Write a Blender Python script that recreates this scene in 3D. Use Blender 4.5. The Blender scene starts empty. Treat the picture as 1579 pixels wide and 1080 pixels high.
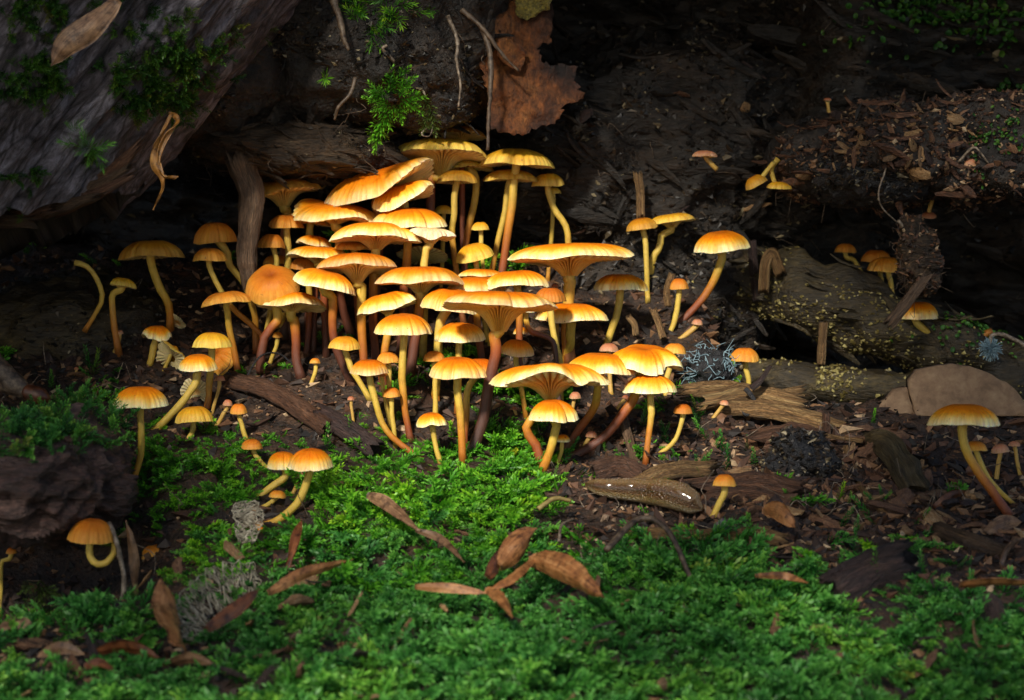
import bpy, math, random
import numpy as np
from mathutils import Vector, noise as mnoise
from mathutils.geometry import delaunay_2d_cdt

# ------------------------------------------------------------------ camera, world, sun, exposure
scene = bpy.context.scene
col = scene.collection
R = math.radians
F = 4388.0                      # focal length in pixels of the 1579 px wide photograph
CAM = np.array((0.0, -10.3, 0.962))   # 1 unit = 10 cm
PITCH = R(3.0)

cd = bpy.data.cameras.new('camera'); cam = bpy.data.objects.new('camera', cd); col.objects.link(cam)
cam.location = CAM; cam.rotation_euler = (R(90) - PITCH, 0, 0)
cd.sensor_width = 36; cd.lens = 36 * F / 1579; cd.clip_start = 0.05; cd.clip_end = 400
cd.dof.use_dof = True; cd.dof.focus_distance = 10.62; cd.dof.aperture_fstop = 2.0
scene.camera = cam

SUN_EL, SUN_AZ = 34, 18         # elevation; degrees to the left of the camera's back
wd = bpy.data.worlds.new('World'); scene.world = wd; wd.use_nodes = True
nt = wd.node_tree; bg = nt.nodes['Background']
sky = nt.nodes.new('ShaderNodeTexSky'); sky.sky_type = 'NISHITA'; sky.sun_disc = False
sky.sun_elevation = R(SUN_EL); sky.sun_rotation = R(180 + SUN_AZ)
nt.links.new(sky.outputs[0], bg.inputs[0]); bg.inputs[1].default_value = 0.085
sd = bpy.data.lights.new('sun', 'SUN'); sun = bpy.data.objects.new('sun', sd); col.objects.link(sun)
sd.energy = 4.5; sd.angle = R(6); sd.color = (1, 0.93, 0.80)
dvec = Vector((-math.sin(R(SUN_AZ)) * math.cos(R(SUN_EL)), -math.cos(R(SUN_AZ)) * math.cos(R(SUN_EL)), math.sin(R(SUN_EL))))
sun.rotation_euler = dvec.to_track_quat('Z', 'Y').to_euler()
sun.location = (-3, -6, 8)
vs = scene.view_settings
vs.view_transform = 'Standard'; vs.look = 'None'; vs.exposure = 0.5; vs.gamma = 1; vs.use_curve_mapping = False
scene.render.resolution_x = 1024; scene.render.resolution_y = 700

# ------------------------------------------------------------------ helpers
rng = np.random.default_rng(7)
random.seed(7)
cp, sp = math.cos(PITCH), math.sin(PITCH)

def P(px, py, Y):
    """point on the photograph's sight line through (px, py) at depth Y"""
    a, b = (px - 789.5) / F, (540 - py) / F
    d = np.array((a, cp + b * sp, -sp + b * cp))
    return CAM + d * ((Y - CAM[1]) / d[1])

def proj(p):
    p = np.asarray(p, float) - CAM
    f = p[..., 1] * cp - p[..., 2] * sp
    u = p[..., 1] * sp + p[..., 2] * cp
    return 789.5 + F * p[..., 0] / f, 540 - F * u / f

def pxs(Y): return (Y - CAM[1]) / F        # size of a pixel at depth Y

def _hash(i, j, k):
    n = (i * 374761393 + j * 668265263 + k * 1274126177) & 0xffffffff
    n = ((n ^ (n >> 13)) * 1274126177) & 0xffffffff
    return ((n ^ (n >> 16)) & 0xffff) / 65535.0
def vn(p):
    p = np.asarray(p, float); i = np.floor(p).astype(np.int64); f = p - i
    f = f * f * (3 - 2 * f); r = 0
    for a in (0, 1):
        for b in (0, 1):
            for c in (0, 1):
                w = (f[..., 0] if a else 1 - f[..., 0]) * (f[..., 1] if b else 1 - f[..., 1]) * (f[..., 2] if c else 1 - f[..., 2])
                r = r + w * _hash(i[..., 0] + a + 1000, i[..., 1] + b + 1000, i[..., 2] + c + 1000)
    return r * 2 - 1
def fbm(p, o=4, g=0.5):
    p = np.asarray(p, float); a = 1; r = 0; s = 0
    for k in range(o):
        r = r + a * vn(p * 2.03 ** k + 17.3 * k); s += a; a *= g
    return r / s
def ridged(p, o=4): return 1 - 2 * np.abs(fbm(p, o))
def sst(a, b, x):
    t = np.clip((x - a) / (b - a), 0, 1); return t * t * (3 - 2 * t)

def tag(o, label=None, cat=None, group=None, kind=None):
    if label: o['label'] = label
    if cat: o['category'] = cat
    if group: o['group'] = group
    if kind: o['kind'] = kind
    return o
def empty(name, loc):
    o = bpy.data.objects.new(name, None); col.objects.link(o); o.location = loc; o.empty_display_size = 0.05
    return o
def mesh(name, V, faces, mat, parent=None, smooth=True, attrs=None, loc=None):
    """faces: (n,3)/(n,4) array or list of lists; vertices in world space; the origin goes to loc"""
    me = bpy.data.meshes.new(name); V = np.asarray(V, float).reshape(-1, 3)
    if loc is None: loc = np.array(parent['_o']) if parent is not None and '_o' in parent else np.zeros(3)
    V = V - np.asarray(loc)
    arr = [faces] if isinstance(faces, np.ndarray) else faces
    if isinstance(faces, np.ndarray) or (len(faces) and isinstance(faces[0], np.ndarray)):
        tot = sum(len(a) for a in arr); nl = sum(a.size for a in arr)
        me.vertices.add(len(V)); me.vertices.foreach_set('co', V.ravel().astype(np.float32))
        me.loops.add(nl); me.loops.foreach_set('vertex_index', np.concatenate([a.ravel() for a in arr]).astype(np.int32))
        me.polygons.add(tot)
        sizes = np.concatenate([np.full(len(a), a.shape[1]) for a in arr])
        me.polygons.foreach_set('loop_start', np.concatenate(([0], np.cumsum(sizes)[:-1])).astype(np.int32))
        me.polygons.foreach_set('loop_total', sizes.astype(np.int32))
    else:
        me.from_pydata([tuple(v) for v in V], [], faces)
    me.update(calc_edges=True); me.validate()
    me.polygons.foreach_set('use_smooth', np.full(len(me.polygons), smooth))
    for k, a in (attrs or {}).items():
        a = np.asarray(a, np.float32)
        if a.ndim == 1: at = me.attributes.new(k, 'FLOAT', 'POINT'); at.data.foreach_set('value', a)
        elif a.shape[1] == 3: at = me.attributes.new(k, 'FLOAT_VECTOR', 'POINT'); at.data.foreach_set('vector', a.ravel())
        else: at = me.attributes.new(k, 'FLOAT_COLOR', 'POINT'); at.data.foreach_set('color', a.ravel())
    me.materials.append(mat)
    o = bpy.data.objects.new(name, me); col.objects.link(o)
    if parent is not None: o.parent = parent
    else: o.location = loc
    return o
def thing(name, loc):
    o = empty(name, loc); o['_o'] = [float(v) for v in loc]; return o

def gridf(n, m, wrap=False):
    """quads of an n x m vertex grid; wrap joins the second axis"""
    i, j = np.meshgrid(np.arange(n - 1), np.arange(m if wrap else m - 1), indexing='ij')
    j2 = (j + 1) % m
    return np.stack((i * m + j, i * m + j2, (i + 1) * m + j2, (i + 1) * m + j), -1).reshape(-1, 4)
def cat(parts):
    """join (V, F) pairs, F of one size"""
    Vs, Fs, n = [], [], 0
    for v, f in parts: Vs.append(v); Fs.append(f + n); n += len(v)
    return np.concatenate(Vs), np.concatenate(Fs)
def crom(pts, n):
    """Catmull-Rom curve through pts, n samples"""
    p = np.asarray(pts, float); p = np.vstack((2 * p[0] - p[1], p, 2 * p[-1] - p[-2])); k = len(p) - 3
    u = np.linspace(0, k - 1e-6, n); i = u.astype(int); t = (u - i)[:, None]
    a, b, c, d = p[i], p[i + 1], p[i + 2], p[i + 3]
    return .5 * (2 * b + (c - a) * t + (2 * a - 5 * b + 4 * c - d) * t ** 2 + (3 * b - a - 3 * c + d) * t ** 3)
def frames(c):
    T = np.gradient(c, axis=0); T /= np.linalg.norm(T, axis=1)[:, None] + 1e-12
    ref = np.array((0.13, -1, 0.07)); N = np.cross(T, ref); N /= np.linalg.norm(N, axis=1)[:, None] + 1e-9
    return T, N, np.cross(T, N)
def tube(c, r, m=10, amp=0, fr=20, seed=0, flat=1.0):
    """closed tube round the curve c with radii r"""
    c = np.asarray(c, float); n = len(c); r = np.broadcast_to(np.asarray(r, float), (n,)).copy()
    T, N, B = frames(c); th = np.linspace(0, 2 * np.pi, m, endpoint=False)
    d = np.cos(th)[None, :, None] * N[:, None] + flat * np.sin(th)[None, :, None] * B[:, None]
    rr = r[:, None, None] * np.ones((n, m, 1))
    if amp: rr = rr * (1 + amp * fbm((c[:, None] + d * rr) * fr + seed, 3)[..., None])
    V = (c[:, None] + d * rr).reshape(-1, 3); Fq = gridf(n, m, True)
    V = np.vstack((V, c[0], c[-1])); a, b = n * m, n * m + 1
    j = np.arange(m); caps = np.vstack((np.stack((np.full(m, a), (j + 1) % m, j, j), -1), np.stack((np.full(m, b), (n - 1) * m + j, (n - 1) * m + (j + 1) % m, (n - 1) * m + (j + 1) % m), -1)))
    return V, [Fq, caps[:, :3]]
def tubeq(c, r, m=5):
    """open tube, quads only, for joining many"""
    c = np.asarray(c, float); n = len(c); T, N, B = frames(c); th = np.linspace(0, 2 * np.pi, m, endpoint=False)
    d = np.cos(th)[None, :, None] * N[:, None] + np.sin(th)[None, :, None] * B[:, None]
    return (c[:, None] + d * np.broadcast_to(np.asarray(r, float), (n,))[:, None, None]).reshape(-1, 3), gridf(n, m, True)
def lump(c, rad, amp=.15, fr=3, seed=0, n=48, m=72, roll=0, box=2.0, ridge=0, tri=None):
    """noise-displaced superellipsoid; roll turns it in the picture plane"""
    la = np.linspace(-np.pi / 2, np.pi / 2, n); lo = np.linspace(0, 2 * np.pi, m, endpoint=False)
    A, O = np.meshgrid(la, lo, indexing='ij'); e = 2 / box
    sg = lambda v: np.sign(v) * np.abs(v) ** e
    U = np.stack((sg(np.cos(A)) * sg(np.cos(O)), sg(np.cos(A)) * sg(np.sin(O)), sg(np.sin(A))), -1)
    V = U * np.asarray(rad); cr, sr = math.cos(roll), math.sin(roll)
    V = np.stack((V[..., 0] * cr + V[..., 2] * sr, V[..., 1], -V[..., 0] * sr + V[..., 2] * cr), -1)
    W = V + np.asarray(c); k = min(rad)
    st = np.asarray(tri if tri is not None else (1, 1, 1))
    d = amp * k * fbm(W * fr * st + seed, 5, .55) + .018 * fbm(W * 22 + seed, 3, .7) + .022 * ridged(W * 11 * st + seed, 4) + ridge * k * ridged(W * fr * 1.7 * st + seed + 5, 4)
    nn = U / (np.linalg.norm(U, axis=-1, keepdims=True) + 1e-9)
    nn = np.stack((nn[..., 0] * cr + nn[..., 2] * sr, nn[..., 1], -nn[..., 0] * sr + nn[..., 2] * cr), -1)
    W = W + nn * d[..., None]
    W[0] = W[0].mean(0); W[-1] = W[-1].mean(0)
    return W.reshape(-1, 3), gridf(n, m, True)
def sample(V, Fq, count, mask=None, seed=0):
    """random points and normals on a mesh; mask(px, py, pos, nrm) -> probability"""
    g = np.random.default_rng(seed); Fq = np.asarray(Fq)
    a, b, c = V[Fq[:, 0]], V[Fq[:, 1]], V[Fq[:, 2]]; d = V[Fq[:, -1]]
    nr = np.cross(c - a, d - b) if Fq.shape[1] == 4 else np.cross(b - a, c - a)
    ar = np.linalg.norm(nr, axis=1); i = g.choice(len(Fq), count, p=ar / ar.sum())
    u, v = g.random((2, count, 1))
    if Fq.shape[1] == 4: p = (a[i] * (1 - u) + b[i] * u) * (1 - v) + (d[i] * (1 - u) + c[i] * u) * v
    else:
        u, v = np.where(u + v > 1, 1 - u, u), np.where(u + v > 1, 1 - v, v); p = a[i] + (b[i] - a[i]) * u + (c[i] - a[i]) * v
    n = nr[i] / (ar[i][:, None] + 1e-12)
    if mask is not None:
        x, y = proj(p); k = g.random(count) < mask(x, y, p, n); p, n = p[k], n[k]
    return p, n
def blob(x, y, cx, cy, rx, ry): return np.exp(-((x - cx) / rx) ** 2 - ((y - cy) / ry) ** 2)

# ------------------------------------------------------------------ materials
class NB:
    def __init__(s, name):
        s.m = bpy.data.materials.new(name); s.m.use_nodes = True; s.t = s.m.node_tree
        s.b = s.t.nodes['Principled BSDF']; s.out = s.t.nodes['Material Output']
    def n(s, t, **k):
        o = s.t.nodes.new('ShaderNode' + t)
        for a, v in k.items():
            if a.startswith('i_'): o.inputs[int(a[2:]) if a[2:].isdigit() else a[2:]].default_value = v
            else: setattr(o, a, v)
        return o
    def l(s, a, b): s.t.links.new(a, b)
    def noise(s, vec, scale, detail=6, rough=.6, dist=0):
        o = s.n('TexNoise'); o.inputs['Scale'].default_value = scale; o.inputs['Detail'].default_value = detail
        o.inputs['Roughness'].default_value = rough; o.inputs['Distortion'].default_value = dist
        if vec is not None: s.l(vec, o.inputs['Vector'])
        return o.outputs['Fac']
    def ramp(s, fac, stops):
        o = s.n('ValToRGB'); e = o.color_ramp.elements
        while len(e) < len(stops): e.new(.5)
        for q, (p, c) in zip(e, stops): q.position = p; q.color = (*c, 1) if len(c) == 3 else c
        s.l(fac, o.inputs[0]); return o.outputs[0]
    def mix(s, a, b, fac, mode='MIX'):
        o = s.n('Mix', data_type='RGBA', blend_type=mode)
        for v, q in ((fac, 0), (a, 6), (b, 7)):
            if hasattr(v, 'is_linked'): s.l(v, o.inputs[q])
            else: o.inputs[q].default_value = v if q == 0 else (*v, 1)
        return o.outputs[2]
    def math(s, op, a, b=0.0):
        o = s.n('Math', operation=op)
        for v, q in ((a, 0), (b, 1)):
            if hasattr(v, 'is_linked'): s.l(v, o.inputs[q])
            else: o.inputs[q].default_value = v
        return o.outputs[0]
    def bump(s, h, st, dist=.02, nrm=None):
        o = s.n('Bump'); o.inputs['Strength'].default_value = st; o.inputs['Distance'].default_value = dist
        s.l(h, o.inputs['Height'])
        if nrm is not None: s.l(nrm, o.inputs['Normal'])
        return o.outputs[0]
    def attr(s, name, out='Fac'): o = s.n('Attribute', attribute_name=name); return o.outputs[out]
    def pos(s, sc=None, rot=None):
        g = s.n('NewGeometry').outputs['Position']
        if sc is None and rot is None: return g
        mp = s.n('Mapping'); s.l(g, mp.inputs[0])
        if sc is not None: mp.inputs['Scale'].default_value = sc
        if rot is not None: mp.inputs['Rotation'].default_value = rot
        return mp.outputs[0]
    def set(s, **k):
        for a, v in k.items():
            q = s.b.inputs[a.replace('_', ' ')]
            if hasattr(v, 'is_linked'): s.l(v, q)
            else: q.default_value = v if not isinstance(v, tuple) or len(v) == 4 or a == 'Subsurface_Radius' else (*v, 1)
        return s

def earth(name, stops, scale=8, fine=60, rough=.75, bump=.6, bd=.03, st=(1, 1, 1), rot=(0, 0, 0), wet=.35, local=False, grain=False):
    b = NB(name)
    if local:
        tc = b.n('TexCoord').outputs['Object']; mp = b.n('Mapping'); b.l(tc, mp.inputs[0]); mp.inputs['Scale'].default_value = st
        oi = b.n('ObjectInfo').outputs['Random']; v = b.n('CombineXYZ'); b.l(b.math('MULTIPLY', oi, 37.), v.inputs[0]); b.l(b.math('MULTIPLY', oi, 91.), v.inputs[1])
        b.l(v.outputs[0], mp.inputs['Location']); p = mp.outputs[0]
    elif grain: p = b.attr('stk', 'Vector')
    else: p = b.pos(st, rot)
    a = b.noise(p, scale, 8, .65, .3); f = b.noise(p, fine, 6, .7)
    c = b.ramp(a, stops); g = b.ramp(f, [(.32, (.15, .15, .15)), (.5, (.8, .8, .8)), (.7, (1.9, 1.8, 1.7))])
    c = b.mix(c, g, .9, 'MULTIPLY')
    vo = b.n('TexVoronoi'); vo.inputs['Scale'].default_value = fine * 1.3; b.l(p, vo.inputs['Vector']); vd = vo.outputs['Distance']
    if local: c = b.mix(c, b.ramp(oi, [(0, (.55, .5, .5)), (.5, (1, 1, 1)), (1, (1.5, 1.4, 1.2))]), .8, 'MULTIPLY')
    r = b.ramp(b.noise(p, fine * .6, 4), [(.35, (wet,) * 3), (.6, (rough,) * 3)])
    nrm = b.bump(vd, bump * .5, bd * .35, b.bump(f, bump, bd * .6, b.bump(a, bump, bd)))
    return b.set(Base_Color=c, Roughness=r, Normal=nrm).m

M = {}
M['soil'] = earth('forest_soil', [(.25, (.007, .005, .004)), (.45, (.022, .012, .008)), (.62, (.06, .032, .018)), (.8, (.12, .065, .035))], 9, 70)
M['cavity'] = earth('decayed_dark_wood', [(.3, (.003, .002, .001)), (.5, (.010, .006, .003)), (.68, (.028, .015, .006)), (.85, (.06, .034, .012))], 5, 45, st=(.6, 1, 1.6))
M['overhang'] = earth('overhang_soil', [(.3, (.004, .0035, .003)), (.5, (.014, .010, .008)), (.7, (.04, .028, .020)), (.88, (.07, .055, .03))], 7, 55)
M['lip'] = earth('rotten_brown_wood', [(.25, (.012, .007, .004)), (.5, (.042, .024, .011)), (.75, (.11, .065, .03))], 9, 60, st=(.35, 1, 1.6), bump=1)
M['redwood'] = earth('red_rotten_wood', [(.25, (.025, .010, .006)), (.5, (.10, .042, .02)), (.75, (.22, .11, .06))], 10, 80, st=(.5, 1, 1.4))
M['yellowwood'] = earth('yellow_splintered_wood', [(.25, (.07, .035, .012)), (.5, (.28, .16, .06)), (.75, (.5, .34, .15))], 7, 60, st=(.3, 1, 1.6))
M['greywood'] = earth('weathered_stake_wood', [(.25, (.05, .03, .02)), (.5, (.17, .10, .06)), (.75, (.30, .20, .13))], 8, 70, st=(1.8, 1, .35))
M['greenwood'] = earth('algae_wood', [(.25, (.008, .006, .003)), (.5, (.032, .022, .008)), (.75, (.08, .06, .022))], 7, 60, st=(.4, 1, 1.3), rot=(0, R(-12), 0))
M['chip'] = earth('wood_chip', [(.2, (.05, .02, .012)), (.45, (.16, .075, .04)), (.7, (.30, .17, .09)), (.9, (.45, .30, .18))], 14, 90, local=True, st=(.4, 1, 1))
M['chip_pale'] = earth('pale_wood_chip', [(.2, (.16, .08, .03)), (.5, (.38, .22, .10)), (.8, (.6, .46, .28))], 14, 90, local=True, st=(.4, 1, 1))
M['chip_dark'] = earth('dark_wood_chip', [(.2, (.012, .008, .008)), (.5, (.04, .022, .02)), (.8, (.12, .06, .045))], 14, 90, local=True, st=(.4, 1, 1))
for k_, src in (('g_red', [(.25, (.025, .010, .006)), (.5, (.10, .042, .02)), (.75, (.22, .11, .06))]), ('g_yellow', [(.25, (.06, .03, .010)), (.48, (.26, .14, .05)), (.75, (.52, .35, .15))]),
                ('g_grey', [(.25, (.04, .025, .016)), (.5, (.16, .095, .055)), (.75, (.32, .21, .13))]), ('g_green', [(.25, (.02, .014, .006)), (.5, (.085, .06, .024)), (.75, (.19, .145, .065))]),
                ('g_dark', [(.25, (.012, .008, .008)), (.5, (.045, .024, .022)), (.75, (.13, .07, .055))]), ('g_brown', [(.25, (.025, .014, .008)), (.5, (.09, .05, .024)), (.75, (.20, .12, .06))])):
    M[k_] = earth('grained_' + k_[2:] + '_wood', src, 1.6, 9, bump=1.0, bd=.02, grain=True)
M['black'] = earth('charred_crumb', [(.3, (.006, .006, .007)), (.6, (.02, .02, .024)), (.85, (.07, .075, .085))], 20, 120, rough=.6, wet=.2)
M['slab_'] = None
M['olive'] = earth('olive_bark', [(.25, (.04, .03, .006)), (.5, (.14, .115, .015)), (.8, (.27, .22, .04))], 8, 90)
M['barkchunk'] = earth('red_bark_chunk', [(.28, (.012, .006, .006)), (.5, (.06, .030, .026)), (.72, (.20, .12, .10))], 7, 55, st=(.5, 1, 1.4), bump=1)
M['casting'] = earth('pale_casting_soil', [(.2, (.16, .10, .065)), (.5, (.30, .20, .13)), (.8, (.45, .32, .22))], 30, 150)

def bark_mat():
    b = NB('silver_bark'); p = b.attr('bk', 'Vector')
    a = b.noise(p, 3.4, 9, .7, 1.0); f = b.noise(p, 17, 8, .75, .5); h = b.attr('hgt')
    c = b.ramp(a, [(.32, (.022, .017, .018)), (.45, (.13, .11, .13)), (.58, (.30, .275, .33)), (.74, (.50, .47, .55))])
    c = b.mix(c, b.ramp(f, [(.33, (.08, .07, .06)), (.5, (.85, .85, .85)), (.7, (1.5, 1.5, 1.55))]), .92, 'MULTIPLY')
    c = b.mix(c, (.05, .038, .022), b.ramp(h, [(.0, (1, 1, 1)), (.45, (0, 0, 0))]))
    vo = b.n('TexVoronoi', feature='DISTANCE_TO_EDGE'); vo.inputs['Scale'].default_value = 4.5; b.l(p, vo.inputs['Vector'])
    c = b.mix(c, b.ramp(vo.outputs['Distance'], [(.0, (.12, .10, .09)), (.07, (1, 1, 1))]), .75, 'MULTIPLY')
    return b.set(Base_Color=c, Roughness=.7, Normal=b.bump(f, 1., .035, b.bump(a, 1., .07))).m
M['bark'] = bark_mat()
def flap_mat():
    b = NB('hanging_bark'); p = b.pos()
    a = b.noise(p, 4, 8, .65, .5); f = b.noise(b.pos((1, 1, .5)), 55, 6, .75)
    c = b.ramp(a, [(.32, (.010, .005, .005)), (.45, (.07, .022, .008)), (.58, (.20, .065, .014)), (.75, (.36, .15, .035))])
    c = b.mix(c, b.ramp(f, [(.33, (.15, .12, .1)), (.5, (.8, .8, .8)), (.7, (1.7, 1.6, 1.5))]), .9, 'MULTIPLY')
    return b.set(Base_Color=c, Roughness=.6, Normal=b.bump(f, 1., .02, b.bump(a, 1., .06))).m
M['flap'] = flap_mat()

def cap_mat():
    b = NB('mushroom_cap'); c = b.attr('col', 'Color'); uv = b.attr('stk', 'Vector'); rho = b.attr('rho')
    s = b.noise(uv, 3.0, 4, .6); sf = b.noise(uv, 9.0, 3, .6)
    oi = b.n('ObjectInfo').outputs['Random']
    k = b.ramp(s, [(.3, (.72, .60, .45)), (.52, (1, 1, 1)), (.75, (1.12, 1.15, 1.2))])
    c = b.mix(c, k, b.math('MULTIPLY', b.math('POWER', rho, 1.6), .8), 'MULTIPLY')
    c = b.mix(c, b.ramp(sf, [(.3, (.8, .72, .6)), (.6, (1.08, 1.1, 1.12))]), .55, 'MULTIPLY')
    c = b.mix(c, b.ramp(b.noise(b.pos(), 14, 5, .6), [(.32, (.74, .62, .5)), (.55, (1, 1, 1)), (.8, (1.08, 1.1, 1.1))]), .6, 'MULTIPLY')
    c = b.mix(c, b.ramp(oi, [(0, (.66, .50, .48)), (.3, (.92, .84, .8)), (.6, (1, 1, 1)), (1, (1.06, 1.14, 1.2))]), .9, 'MULTIPLY')
    c = b.mix(c, (.22, .08, .03), b.ramp(b.noise(b.pos(), 70, 2, .5), [(.70, (0, 0, 0)), (.76, (.75, .75, .75))]))
    nb = b.bump(sf, .25, .006, b.bump(b.noise(b.pos(), 160, 3, .6), .25, .002))
    return b.set(Base_Color=c, Roughness=b.ramp(b.noise(b.pos(), 30, 3), [(.35, (.42,) * 3), (.65, (.62,) * 3)]), Normal=nb,
                 Subsurface_Weight=.3, Subsurface_Radius=(1., .40, .08), Subsurface_Scale=.03, Specular_IOR_Level=.15).m
M['cap'] = cap_mat()
def gill_mat():
    b = NB('mushroom_gills'); c = b.attr('col', 'Color')
    c = b.mix(c, b.ramp(b.noise(b.attr('stk', 'Vector'), 6, 3), [(.3, (.7, .62, .5)), (.6, (1.05, 1.05, 1.05))]), .7, 'MULTIPLY')
    return b.set(Base_Color=c, Roughness=.6, Subsurface_Weight=.4, Subsurface_Radius=(1., .55, .2), Subsurface_Scale=.03).m
M['gills'] = gill_mat()
def stem_mat():
    b = NB('mushroom_stem'); c = b.attr('col', 'Color'); uv = b.attr('stk', 'Vector')
    f = b.noise(uv, 4, 5, .65)
    c = b.mix(c, b.ramp(f, [(.3, (.6, .55, .5)), (.52, (1, 1, 1)), (.75, (1.3, 1.3, 1.25))]), .7, 'MULTIPLY')
    c = b.mix(c, b.ramp(b.noise(b.pos(), 45, 4, .6), [(.3, (.7, .65, .6)), (.55, (1, 1, 1))]), .6, 'MULTIPLY')
    return b.set(Base_Color=c, Roughness=.5, Normal=b.bump(f, .4, .006), Subsurface_Weight=.2, Subsurface_Radius=(1., .5, .2), Subsurface_Scale=.02).m
M['stem'] = stem_mat()

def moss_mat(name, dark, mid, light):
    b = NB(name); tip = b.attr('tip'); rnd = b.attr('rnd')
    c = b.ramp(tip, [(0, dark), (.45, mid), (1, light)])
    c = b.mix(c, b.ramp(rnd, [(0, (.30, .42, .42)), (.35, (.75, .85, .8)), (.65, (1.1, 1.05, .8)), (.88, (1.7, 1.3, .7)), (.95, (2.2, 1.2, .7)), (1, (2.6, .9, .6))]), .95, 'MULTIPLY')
    b.set(Base_Color=c, Roughness=.45, Specular_IOR_Level=.35)
    tr = b.n('BsdfTranslucent'); b.l(c, tr.inputs[0]); mx = b.n('MixShader'); mx.inputs[0].default_value = .3
    b.l(b.b.outputs[0], mx.inputs[1]); b.l(tr.outputs[0], mx.inputs[2]); b.l(mx.outputs[0], b.out.inputs[0])
    return b.m
M['moss'] = moss_mat('green_moss', (.006, .024, .003), (.050, .23, .010), (.24, .60, .05))
M['moss_shade_tint'] = moss_mat('shade_tinted_green_moss', (.005, .022, .005), (.036, .18, .026), (.18, .48, .11))  # darker, bluer copy of the green moss; shade and skylight put into its colour
M['moss_dim'] = moss_mat('olive_moss', (.012, .02, .005), (.04, .075, .015), (.12, .17, .05))
M['moss_log'] = moss_mat('dark_log_moss', (.006, .016, .003), (.025, .09, .008), (.08, .21, .03))
M['moss_tuft'] = moss_mat('tuft_moss', (.008, .022, .004), (.035, .13, .014), (.11, .30, .05))
M['roundleaf'] = moss_mat('round_leaves', (.01, .03, .006), (.03, .10, .012), (.06, .18, .03))
def crumb_mat(name, stops, rough=.7):
    b = NB(name); c = b.ramp(b.attr('rnd'), stops)
    c = b.mix(c, b.ramp(b.noise(b.pos(), 90, 4, .7), [(.3, (.4, .4, .4)), (.6, (1.1, 1.1, 1.1))]), .7, 'MULTIPLY')
    return b.set(Base_Color=c, Roughness=rough).m
M['crumb'] = crumb_mat('mixed_crumbs', [(0, (.006, .005, .005)), (.4, (.032, .015, .009)), (.7, (.10, .042, .02)), (.9, (.21, .11, .05)), (1, (.46, .33, .2))])
M['crumb_dark'] = crumb_mat('dark_crumbs', [(0, (.004, .004, .004)), (.5, (.016, .011, .008)), (.85, (.05, .034, .02)), (1, (.26, .21, .12))], .5)
M['granule'] = crumb_mat('yellow_granules', [(0, (.08, .06, .015)), (.5, (.18, .14, .04)), (1, (.42, .36, .14))], .4)
def simple(name, stops, scale=20, rough=.55, bump=.3, sss=0, st=(1, 1, 1), grain=False):
    b = NB(name); a = b.noise(b.pos(st), scale, 6, .65, .2)
    if grain: a = b.math('ADD', b.math('MULTIPLY', a, .45), b.math('MULTIPLY', b.noise(b.attr('stk', 'Vector'), 2.6, 7, .75, .1), .58))
    c_ = b.ramp(a, stops)
    if grain: c_ = b.mix(c_, b.ramp(b.noise(b.pos(), 38, 4, .65), [(.36, (.22, .18, .16)), (.5, (1, 1, 1)), (.7, (1.25, 1.25, 1.3))]), .8, 'MULTIPLY')
    b.set(Base_Color=c_, Roughness=rough, Normal=b.bump(a, bump, .01))
    if sss: b.set(Subsurface_Weight=sss, Subsurface_Scale=.03)
    return b.m
M['husk'] = simple('bud_scale', [(.38, (.06, .018, .006)), (.5, (.24, .095, .028)), (.66, (.48, .25, .10))], 11, .45, grain=True)
M['husk_dark'] = simple('dark_bud_scale', [(.38, (.02, .006, .004)), (.5, (.09, .028, .010)), (.66, (.22, .08, .025))], 14, .4, grain=True)
M['dryleaf'] = simple('dry_leaf', [(.38, (.045, .02, .010)), (.5, (.15, .078, .038)), (.66, (.32, .19, .10))], 12, .5, grain=True)
M['curl'] = simple('golden_dry_curl', [(.38, (.07, .025, .005)), (.5, (.20, .085, .014)), (.66, (.36, .18, .04))], 14, .45, grain=True)
M['twig'] = simple('twig_bark', [(.35, (.02, .012, .008)), (.5, (.07, .045, .028)), (.7, (.18, .13, .085))], 40)
M['root'] = simple('pale_rootlet', [(.35, (.05, .035, .024)), (.5, (.15, .11, .075)), (.7, (.38, .31, .24))], 50)
M['skeleton'] = simple('leaf_skeleton', [(.35, (.10, .085, .06)), (.5, (.26, .23, .17)), (.7, (.5, .46, .37))], 40)
M['lichen'] = simple('blue_lichen', [(.3, (.10, .16, .20)), (.6, (.22, .33, .38)), (.8, (.4, .52, .56))], 40)
M['stalk'] = simple('dry_stalk', [(.3, (.10, .075, .02)), (.6, (.26, .19, .06)), (.8, (.42, .32, .13))], 25)
M['slab'] = simple('tan_slab', [(.3, (.10, .060, .033)), (.5, (.18, .11, .062)), (.7, (.26, .175, .10))], 16, .85, .8)
M.pop('slab_')
def slug_mat():
    b = NB('slug_skin'); c = b.attr('col', 'Color'); uv = b.attr('stk', 'Vector')
    w = b.n('TexVoronoi'); w.inputs['Scale'].default_value = 6; b.l(uv, w.inputs['Vector'])
    c = b.mix(c, b.ramp(b.noise(uv, 7, 5, .7), [(.3, (.6, .55, .5)), (.6, (1.1, 1.1, 1.1))]), .8, 'MULTIPLY')
    return b.set(Base_Color=c, Roughness=.3, Coat_Weight=.8, Coat_Roughness=.12, Normal=b.bump(w.outputs['Distance'], .8, .012), Subsurface_Weight=.15, Subsurface_Scale=.03, Specular_IOR_Level=.6).m
M['slug'] = slug_mat()
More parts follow.
